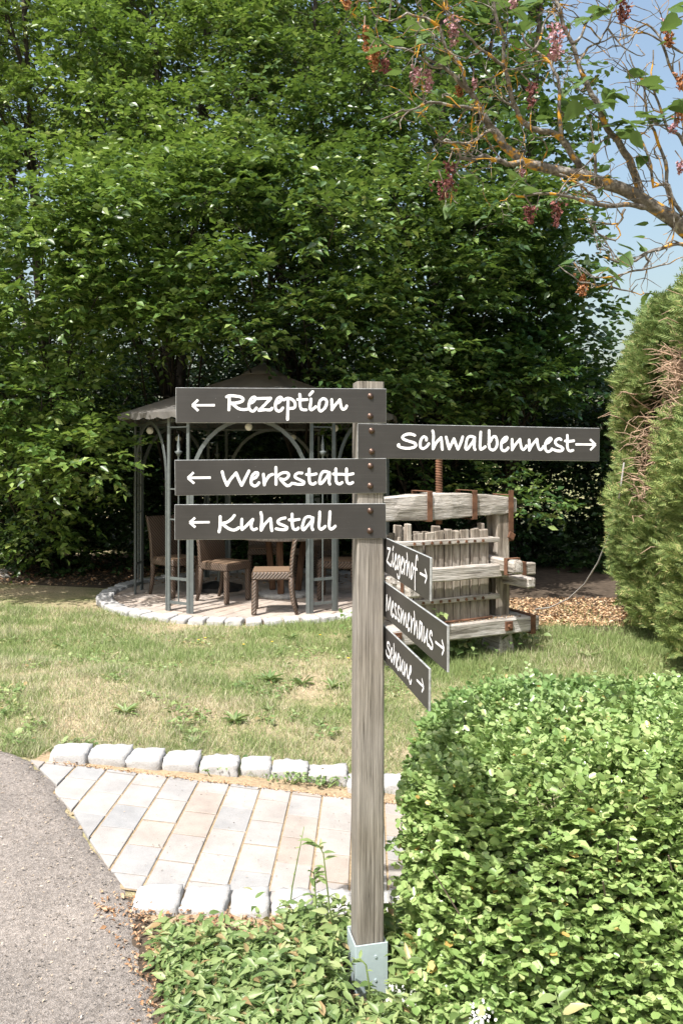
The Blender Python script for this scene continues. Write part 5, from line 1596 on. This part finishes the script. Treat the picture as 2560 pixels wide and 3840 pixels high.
def soil_strip():
    E = [p for p in densify(EDGE, .05) if p.y < 2.9]
    V = []; F = []
    for i, p in enumerate(E):
        for k, c in enumerate((-.01, .25, .6, 1.2, 2.4)):
            V.append((p.x + c, p.y, float(gh(p.x + c, p.y)) + .004))
    for i in range(len(E) - 1):
        for k in range(4): F.append((i * 5 + k, (i + 1) * 5 + k, (i + 1) * 5 + k + 1, i * 5 + k + 1))
    mb = MB(); mb.add(V, F); tag(mb.build('planting_bed', M['mulch_soil'], None, smooth=True), 'brown soil of the planting bed round the post', kind='structure')
soil_strip()
def efx(n):
    E = densify(EDGE[9:], .01); k = rng.integers(0, len(E), n)
    b = np.array([(E[i].x, E[i].y, 0) for i in k]); b[:, 0] += rng.normal(.03, .05, n); b[:, 1] += rng.normal(0, .02, n); return b
chips('dry_leaves', M['dead_leaf'], 800, efx, lambda x, y: gh(x, y) + .014, .014)['label'] = 'dry brown leaves along the asphalt edge'
def efx2(n):
    return np.stack([rng.uniform(-.85, .05, n), rng.normal(2.76, .05, n), np.zeros(n)], -1)
chips('dry_leaf_litter', M['dead_leaf'], 500, efx2, lambda x, y: gh(x, y) + .012, .02)
def efx3(n):
    y = 3.885 + np.abs(rng.normal(0, .012, n)); return np.stack([rng.uniform(-1.4, 1.1, n), y, np.zeros(n)], -1)
chips('straw_litter', M['chips'], 900, efx3, lambda x, y: gh(x, y) + .012, .014)

def gfx(n):
    y = rng.uniform(1.9, 4.6, n); x = np.interp(y, [p.y for p in EDGE[::-1]], [p.x for p in EDGE[::-1]]) - np.abs(rng.normal(0, .35, n)) - .01
    return np.stack([x, y, np.zeros(n)], -1)
chips('grit', M['grit'], 2600, gfx, lambda x, y: gh(x, y) + .011, .010)['label'] = 'loose grit and crumbs lying on the asphalt'
def gfx2(n):
    return np.stack([rng.uniform(-1.0, .4, n), rng.uniform(2.95, 3.88, n), np.zeros(n)], -1)
chips('path_litter', M['grit'], 260, gfx2, lambda x, y: gh(x, y) + .013, .008)['label'] = 'small stones and crumbs lying on the pavers'
def clover():
    n = 26000
    y = 3.98 + 3.6 * rng.uniform(0, 1, n) ** 1.2; x = rng.uniform(-.46, .46, n) * y
    q = np.array([mnoise.noise(Vector((a * 1.7 + 9, b * 1.7, 2))) + .6 * mnoise.noise(Vector((a * 5, b * 5 + 3, 8))) for a, b in zip(x, y)])
    keepm = (q > .22) & ~inside_any(x, y); x, y = x[keepm], y[keepm]; n = len(x)
    a = rng.uniform(0, 6.28, n)
    P = np.stack([x, y, gh(x, y) + rng.uniform(.006, .04, n)], -1)
    D = np.stack([np.cos(a), np.sin(a), rng.uniform(-.2, .6, n)], -1)
    L = rng.uniform(.018, .045, n)
    link('clover', leaves('clover', P, D, rng.normal(0, .35, (n, 3)) + np.array([0, -.1, 1.0]), L, L * rng.uniform(.3, .7, n), T_OVAL), M['weed'], kind='stuff')['label'] = 'patches of small broad leaved weeds between the grass'
clover()
# tall weeds by the post
def tall_weed(px, Y, lab, group='tall thin weeds by the post', leafn=9, L=.05):
    P = [deep(u, v, Y) for u, v in px]
    b = P[0].copy()
    t = empty('tall_weed', b, 0, lab, 'weed', group)
    mb = MB(); Q = [p - b for p in P]
    mb.tube(Q, [.0035 * (1 - .6 * i / (len(Q) - 1)) for i in range(len(Q))], 5); mb.build('stem', M['stem'], t, smooth=True)
    rr = random.Random(len(lab))
    PP = []; D = []
    for k in range(leafn):
        f = (.35 + .65 * k / leafn) * (len(Q) - 1); i = min(int(f), len(Q) - 2); q = Q[i].lerp(Q[i + 1], f - i)
        PP.append(q); a = rr.uniform(0, 6.28); D.append((math.cos(a), math.sin(a) * .6, rr.uniform(.0, .7)))
    sc = np.array([rr.uniform(.5, 1.1) for _ in PP])
    link('leaves', leaves('leaves', np.array(PP), np.array(D), np.tile([[0, -.2, 1.0]], (leafn, 1)), L * sc, L * .38 * sc, T_POINT), M['weed'], t, kind='stuff')
tall_weed([(1262, 3560), (1235, 3400), (1222, 3290), (1212, 3200), (1195, 3172), (1165, 3150)], 2.62, 'tall weed stalk with seed head left of the post', leafn=10)
tall_weed([(1190, 3520), (1185, 3400), (1180, 3300), (1175, 3270)], 2.66, 'shorter leafy weed stalk left of the tall one', leafn=12)
tall_weed([(1080, 3480), (1095, 3330), (1120, 3200), (1140, 3100)], 2.9, 'hair thin grass stalk above the pavers', leafn=5, L=.018)
tall_weed([(1380, 3790), (1384, 3700), (1372, 3620), (1350, 3595), (1325, 3600), (1310, 3625)], 2.36, 'curling tendril in front of the zinc post shoe', leafn=5, L=.03)
tall_weed([(1475, 3700), (1490, 3540), (1475, 3450), (1480, 3380)], 2.55, 'leafy stalk between post and box hedge', leafn=14, L=.075)
tall_weed([(1560, 3800), (1540, 3680), (1520, 3580)], 2.35, 'broad leaved stalk at the foot of the box hedge', leafn=12, L=.085)
tall_weed([(1700, 3960), (1690, 3880), (1720, 3790)], 2.15, 'broad leaved stalk low in front of the box hedge', leafn=12, L=.09)
tall_weed([(2130, 3960), (2120, 3850), (2080, 3720)], 1.95, 'long leaved sprout in front of the box hedge', leafn=10, L=.07)
for (u, v, Y, lab) in ((1520, 3725, 2.33, 'white flower head beside the zinc post shoe'), (1795, 3825, 2.1, 'white flower head at the lower edge of the hedge')):
    p = deep(u, v, Y)
    t = empty('white_flower', (p.x, p.y, float(gh(p.x, p.y))), 0, lab, 'flower', 'white flower heads under the hedge')
    h = p.z - float(gh(p.x, p.y))
    mb = MB(); mb.tube([(.02, .02, 0), (.01, .01, h * .6), (0, 0, h)], .0025, 5); mb.build('stem', M['stem'], t)
    n = 70
    Q = rng.normal(0, 1, (n, 3)) * np.array([.020, .020, .016]) + np.array([0, 0, h])
    D = rng.normal(0, 1, (n, 3)); 
    link('florets', leaves('florets', Q, D, rng.normal(0, .4, (n, 3)) + np.array([0, -.5, 1.0]), .009, .008, T_OVAL), M['white_petal'], t, kind='stuff')

# ================================================================== lilac overhead at right
def lilac():
    b = Vector((2.05, 3.35, -.18))
    t = empty('lilac', b, 0, 'old lilac bush with lichen covered branches and fading blossom overhead', 'lilac')
    s = .81633
    def px(pts, y0, y1=None):
        y1 = y0 if y1 is None else y1
        n = len(pts)
        return [deep(1280 + x * s, y * s, y0 + (y1 - y0) * i / max(1, n - 1)) - b for i, (x, y) in enumerate(pts)]
    tr = deep(2590, 870, 3.15) - b
    mb = MB(); mb.tube([Vector((0, 0, -.05)), Vector((-.04, -.03, .9)), Vector((-.12, -.08, 1.7)), tr.lerp(Vector((-.12, -.08, 1.7)), .4), tr + Vector((.02, 0, 0))], [.075, .065, .055, .045, .036], 10)
    mb.build('trunk', M['lilac_bark'], t, smooth=True)
    S = 3.1 * s / 3000                      # metres per pixel of the enlarged view
    br = [
     ([(1620, 1085), (1568, 1050), (1450, 962), (1350, 898), (1230, 850), (1110, 803), (960, 778), (830, 743), (740, 665), (680, 580), (640, 500), (590, 420), (520, 350), (470, 310), (380, 260)], 3.15, 2.95, 38, 5),
     ([(1375, 905), (1345, 800), (1320, 730), (1280, 670), (1240, 620), (1190, 520), (1150, 440), (1110, 350), (1060, 200), (1010, 90), (980, 0), (960, -80)], 3.15, 3.0, 20, 6),
     ([(1130, 810), (1090, 760), (1050, 700), (1010, 640), (940, 605), (870, 590), (810, 530), (790, 480), (770, 400), (745, 300), (745, 200), (715, 100), (690, -40)], 3.12, 2.9, 17, 6),
     ([(1010, 640), (1000, 540), (1000, 440), (990, 350), (960, 290), (900, 240), (840, 190), (800, 100)], 3.05, 3.1, 10, 4),
     ([(1430, 958), (1350, 945), (1260, 945), (1180, 940), (1110, 925), (1050, 905), (960, 890), (870, 895), (780, 890)], 3.12, 2.9, 13, 4),
     ([(1180, 940), (1160, 905), (1120, 870), (1060, 830), (1000, 800)], 3.05, 3.0, 8, 4),
     ([(830, 743), (760, 755), (700, 735), (660, 715), (600, 735), (545, 730), (525, 670), (480, 640), (440, 640)], 3.0, 2.85, 13, 4),
     ([(740, 665), (700, 600), (650, 620), (580, 660), (520, 655), (470, 650)], 2.98, 2.85, 9, 4),
     ([(1540, 1010), (1515, 940), (1490, 830), (1470, 700), (1435, 600), (1400, 520), (1390, 400), (1350, 320), (1320, 250)], 3.1, 3.2, 11, 3),
     ([(1568, 990), (1500, 850), (1430, 860), (1420, 760), (1380, 650), (1310, 610), (1260, 610)], 3.1, 3.05, 9, 3),
     ([(1620, 1120), (1560, 1122), (1480, 1138), (1400, 1160), (1350, 1198), (1270, 1205), (1200, 1180)], 3.0, 2.9, 9, 4),
     ([(1400, 1160), (1410, 1200), (1380, 1240), (1290, 1260), (1240, 1300), (1220, 1350)], 2.95, 2.95, 6, 3),
     ([(1620, 700), (1560, 640), (1500, 600), (1470, 520), (1440, 440), (1420, 330), (1430, 230)], 3.05, 3.1, 9, 3),
     ([(1620, 450), (1560, 400), (1500, 290), (1460, 170), (1400, 110), (1330, 140), (1250, 100)], 3.1, 3.15, 8, 3),
     ([(1620, 250), (1540, 230), (1450, 180), (1380, 150), (1340, 145)], 3.1, 3.1, 6, 3),
     ([(590, 420), (560, 330), (480, 230), (450, 120), (380, 80), (300, 60), (220, 100), (150, 70), (110, -20)], 2.95, 2.8, 9, 3),
     ([(745, 300), (690, 260), (620, 210), (560, 150), (500, 90), (470, 0)], 2.95, 2.85, 8, 3),
     ([(470, 310), (400, 300), (330, 240), (250, 220), (180, 180)], 2.9, 2.8, 6, 3),
     ([(1060, 200), (1110, 140), (1160, 60), (1200, 60), (1230, 0)], 3.0, 3.1, 7, 3),
     ([(1110, 350), (1090, 280), (1130, 220), (1180, 200), (1220, 130), (1240, 60), (1280, 30)], 3.0, 3.1, 6, 3),
     ([(640, 500), (560, 490), (480, 480), (400, 470), (340, 500), (280, 505), (180, 550)], 2.93, 2.8, 8, 3),
     ([(870, 240), (920, 150), (960, 60), (980, 20)], 3.05, 3.1, 7, 3),
     ([(1195, 940), (1165, 910), (1100, 900)], 3.0, 3.0, 6, 3),
     ([(1300, 960), (1290, 1000), (1260, 1040), (1280, 1080), (1255, 1110)], 3.05, 3.05, 6, 2),
     ([(1170, 830), (1165, 740), (1155, 650), (1140, 560)], 3.08, 3.1, 8, 4),
    ]
    allp = []
    for pts, y0, y1, r0, r1 in br:
        P = px(pts, y0, y1)
        C = []
        for i in range(len(P) - 1):
            for k in range(3):
                f = k / 3; C.append(P[i].lerp(P[i + 1], f) + (Vector((mnoise.noise(Vector((i + f, r0, 1))), mnoise.noise(Vector((i + f, r0, 7))), mnoise.noise(Vector((i + f, r0, 4))))) * .012 if (i or k) else Vector()))
        C.append(P[-1]); n = len(C)
        rad = [(r0 + (r1 - r0) * i / (n - 1)) * S * (1 + .18 * mnoise.noise(Vector((i * .7, r0, 2)))) for i in range(n)]
        mb = MB(); mb.tube(C, rad, 8); mb.build('branch', M['lilac_bark'], t, smooth=True)
        allp += [(C[i], (C[min(i + 1, n - 1)] - C[max(0, i - 1)]).normalized()) for i in range(2, n)]
    rr = random.Random(9)
    mb = MB(); ends = []
    def twig(p, d, L, r, depth):
        pts = [p]; q = p.copy(); d = d.copy()
        m_ = max(3, int(L / .03))
        for k in range(m_):
            d = (d + Vector((rr.gauss(0, .33), rr.gauss(0, .25), rr.gauss(0, .3)))).normalized()
            q = q + d * L / m_; pts.append(q.copy())
        mb.tube(pts, [r * (1 - .6 * i / m_) for i in range(m_ + 1)], 4)
        if depth > 0:
            for k in range(rr.randint(2, 4)):
                i = rr.randint(1, m_); dd = (d + Vector((rr.gauss(0, .8), rr.gauss(0, .6), rr.gauss(0, .7)))).normalized()
                twig(pts[i], dd, L * rr.uniform(.35, .7), r * .6, depth - 1)
        ends.append((pts[-1], d))
    for (p, d) in allp:
        u = 1280 + (p.x + b.x) / (p.y + b.y) * 3000
        dens = .42 if u < 2150 else .27
        if rr.random() < dens:
            dd = (d * .5 + Vector((rr.gauss(-.1, .7), rr.gauss(0, .5), rr.gauss(.15, .7)))).normalized()
            twig(p, dd, rr.uniform(.08, .24), rr.uniform(.0022, .0042), 1)
    mb.build('twigs', M['lilac_bark'], t, kind='stuff')
    # leaves: heart shaped, folded
    tvs = np.array([(0, 0, 0), (-.05, .22, .05), (.15, .40, .08), (.42, .38, .07), (.75, .17, .0), (1, 0, -.10), (.75, -.17, .0), (.42, -.38, .07), (.15, -.40, .08), (-.05, -.22, .05), (.4, 0, -.02)])
    tfs = [np.array([(0, 10, 2, 1), (10, 4, 3, 2), (0, 9, 8, 10), (10, 8, 7, 6)]), np.array([(10, 5, 4), (10, 6, 5)])]
    lm = []
    for k in range(4):
        tv = tvs.copy(); tv[:, 2] += [.0, -.12, .1, -.2][k] * tv[:, 0] ** 2
        me = np_mesh('leaf', tv, tfs); me.materials.append(M['lilac_leaf']); me.polygons.foreach_set('use_smooth', [True] * len(me.polygons)); lm.append(me)
    def leaf(p, d, L):
        o = bpy.data.objects.new('leaf', rr.choice(lm)); col.objects.link(o); o.parent = t
        d = Vector(d).normalized(); up = Vector((rr.gauss(0, .3), rr.gauss(-.25, .3), 1)).normalized()
        y = up.cross(d).normalized(); z = d.cross(y)
        o.matrix_local = Matrix.Translation(p) @ Matrix((d, y, z)).transposed().to_4x4() @ Matrix.Scale(L, 4)
    lp = [(330, 120), (230, 190), (215, 215), (370, 175), (790, 140), (910, 150), (1180, 50), (1190, 75), (870, 20), (560, 45), (500, 250), (470, 430), (370, 510), (430, 520), (430, 560), (1090, 370), (1230, 400), (1220, 430), (1350, 365), (1440, 415), (1380, 520), (1500, 515), (1490, 545), (1260, 565), (1340, 580), (1300, 600), (880, 890), (935, 890), (580, 800), (1260, 1205), (1190, 1110), (1210, 1240), (1310, 1170), (1260, 1285), (1370, 1010), (1500, 110), (850, 130), (820, 50), (1240, 20), (700, 510), (560, 380), (460, 280), (1070, 450), (1250, 470), (1420, 360), (1430, 560), (1530, 480), (1200, 500), (200, 15), (1550, 60), (1100, 90), (1350, 640), (1290, 440), (1060, 510), (800, 830), (1480, 190), (150, 170), (250, 160), (620, 20), (750, 30)]
    for (x, y) in lp:
        for k in range(rr.randint(1, 4)):
            Y = rr.uniform(2.85, 3.15)
            c = deep(1280 + (x + rr.gauss(0, 14)) * s, (y + rr.gauss(0, 12)) * s, Y) - b
            a = rr.choice([0.2, math.pi - .2]) + rr.gauss(0, .5)
            d = Vector((math.cos(a), rr.gauss(-.2, .4), rr.gauss(-.15, .3))); L = rr.uniform(.05, .085)
            leaf(c - d.normalized() * L * .5, d, L)
    rr.shuffle(ends)
    for (p, d) in ends[:45]:
        for k in range(rr.randint(1, 2)):
            leaf(p, (d + Vector((rr.gauss(0, .7), rr.gauss(-.2, .5), rr.gauss(-.2, .5)))), rr.uniform(.03, .065))
    # blossom panicles
    fl_ = [(980, 195, 55, 105, 'fl_pink'), (515, 140, 45, 80, 'fl_pink'), (340, 350, 35, 55, 'fl_pink'), (400, 370, 40, 60, 'fl_pink'), (870, 435, 35, 70, 'fl_dark'), (612, 385, 18, 30, 'fl_pink'), (825, 795, 25, 28, 'fl_pink'), (1520, 590, 30, 30, 'fl_pink'), (1555, 370, 25, 50, 'fl_brown'), (790, 15, 30, 30, 'fl_pink'),
           (110, 180, 25, 70, 'fl_brown'), (150, 270, 45, 70, 'fl_brown'), (200, 310, 40, 40, 'fl_dark'), (495, 800, 32, 70, 'fl_dark'), (470, 870, 75, 50, 'fl_dark'), (1295, 45, 55, 60, 'fl_dark'), (1500, 160, 40, 70, 'fl_brown'), (1545, 520, 40, 60, 'fl_brown'), (870, 985, 45, 50, 'fl_dark'), (985, 985, 40, 70, 'fl_dark'), (1105, 1310, 42, 65, 'fl_brown'), (25, 20, 40, 30, 'fl_brown'), (1550, 770, 25, 35, 'fl_pink'), (1490, 100, 25, 25, 'fl_pink'), (540, 420, 30, 40, 'fl_brown')]
    for (x, y, w, h, mm) in fl_:
        w *= .68; h *= .75
        Y = rr.uniform(2.85, 3.05); c = deep(1280 + x * s, y * s, Y) - b
        n = int(16 + w * h * .045)
        f = rng.uniform(-1, 1, n)
        Q = np.stack([rng.normal(0, .42, n) * w * S * (1 - .45 * f), rng.normal(0, .4, n) * w * S, -f * h * S], -1)
        P = np.repeat(Q, 4, 0) + np.array(c)
        a = np.tile(np.arange(4) * math.pi / 2, n) + np.repeat(rng.uniform(0, 3, n), 4)
        ax = unit(np.repeat(rng.normal(0, 1, (n, 3)) + np.array([0, -.5, -.2]), 4, 0))
        u1 = unit(np.cross(ax, np.array([.3, .2, 1.0]))); u2 = np.cross(ax, u1)
        D = u1 * np.cos(a)[:, None] + u2 * np.sin(a)[:, None] + ax * .5
        link('blossom', leaves('blossom', P, D, ax, .0085, .0075, T_LEAF), M[mm], t)
        mb = MB(); mb.tube([Vector(c) + Vector((0, 0, -h * S * .9)), Vector(c), Vector(c) + Vector((rr.gauss(0, .01), .01, h * S * 1.1)), Vector(c) + Vector((rr.gauss(0, .03), .03, h * S * 1.1 + .05))], [.0015, .002, .0025, .003], 4)
        mb.build('blossom_stalk', M['twig'], t)
lilac()
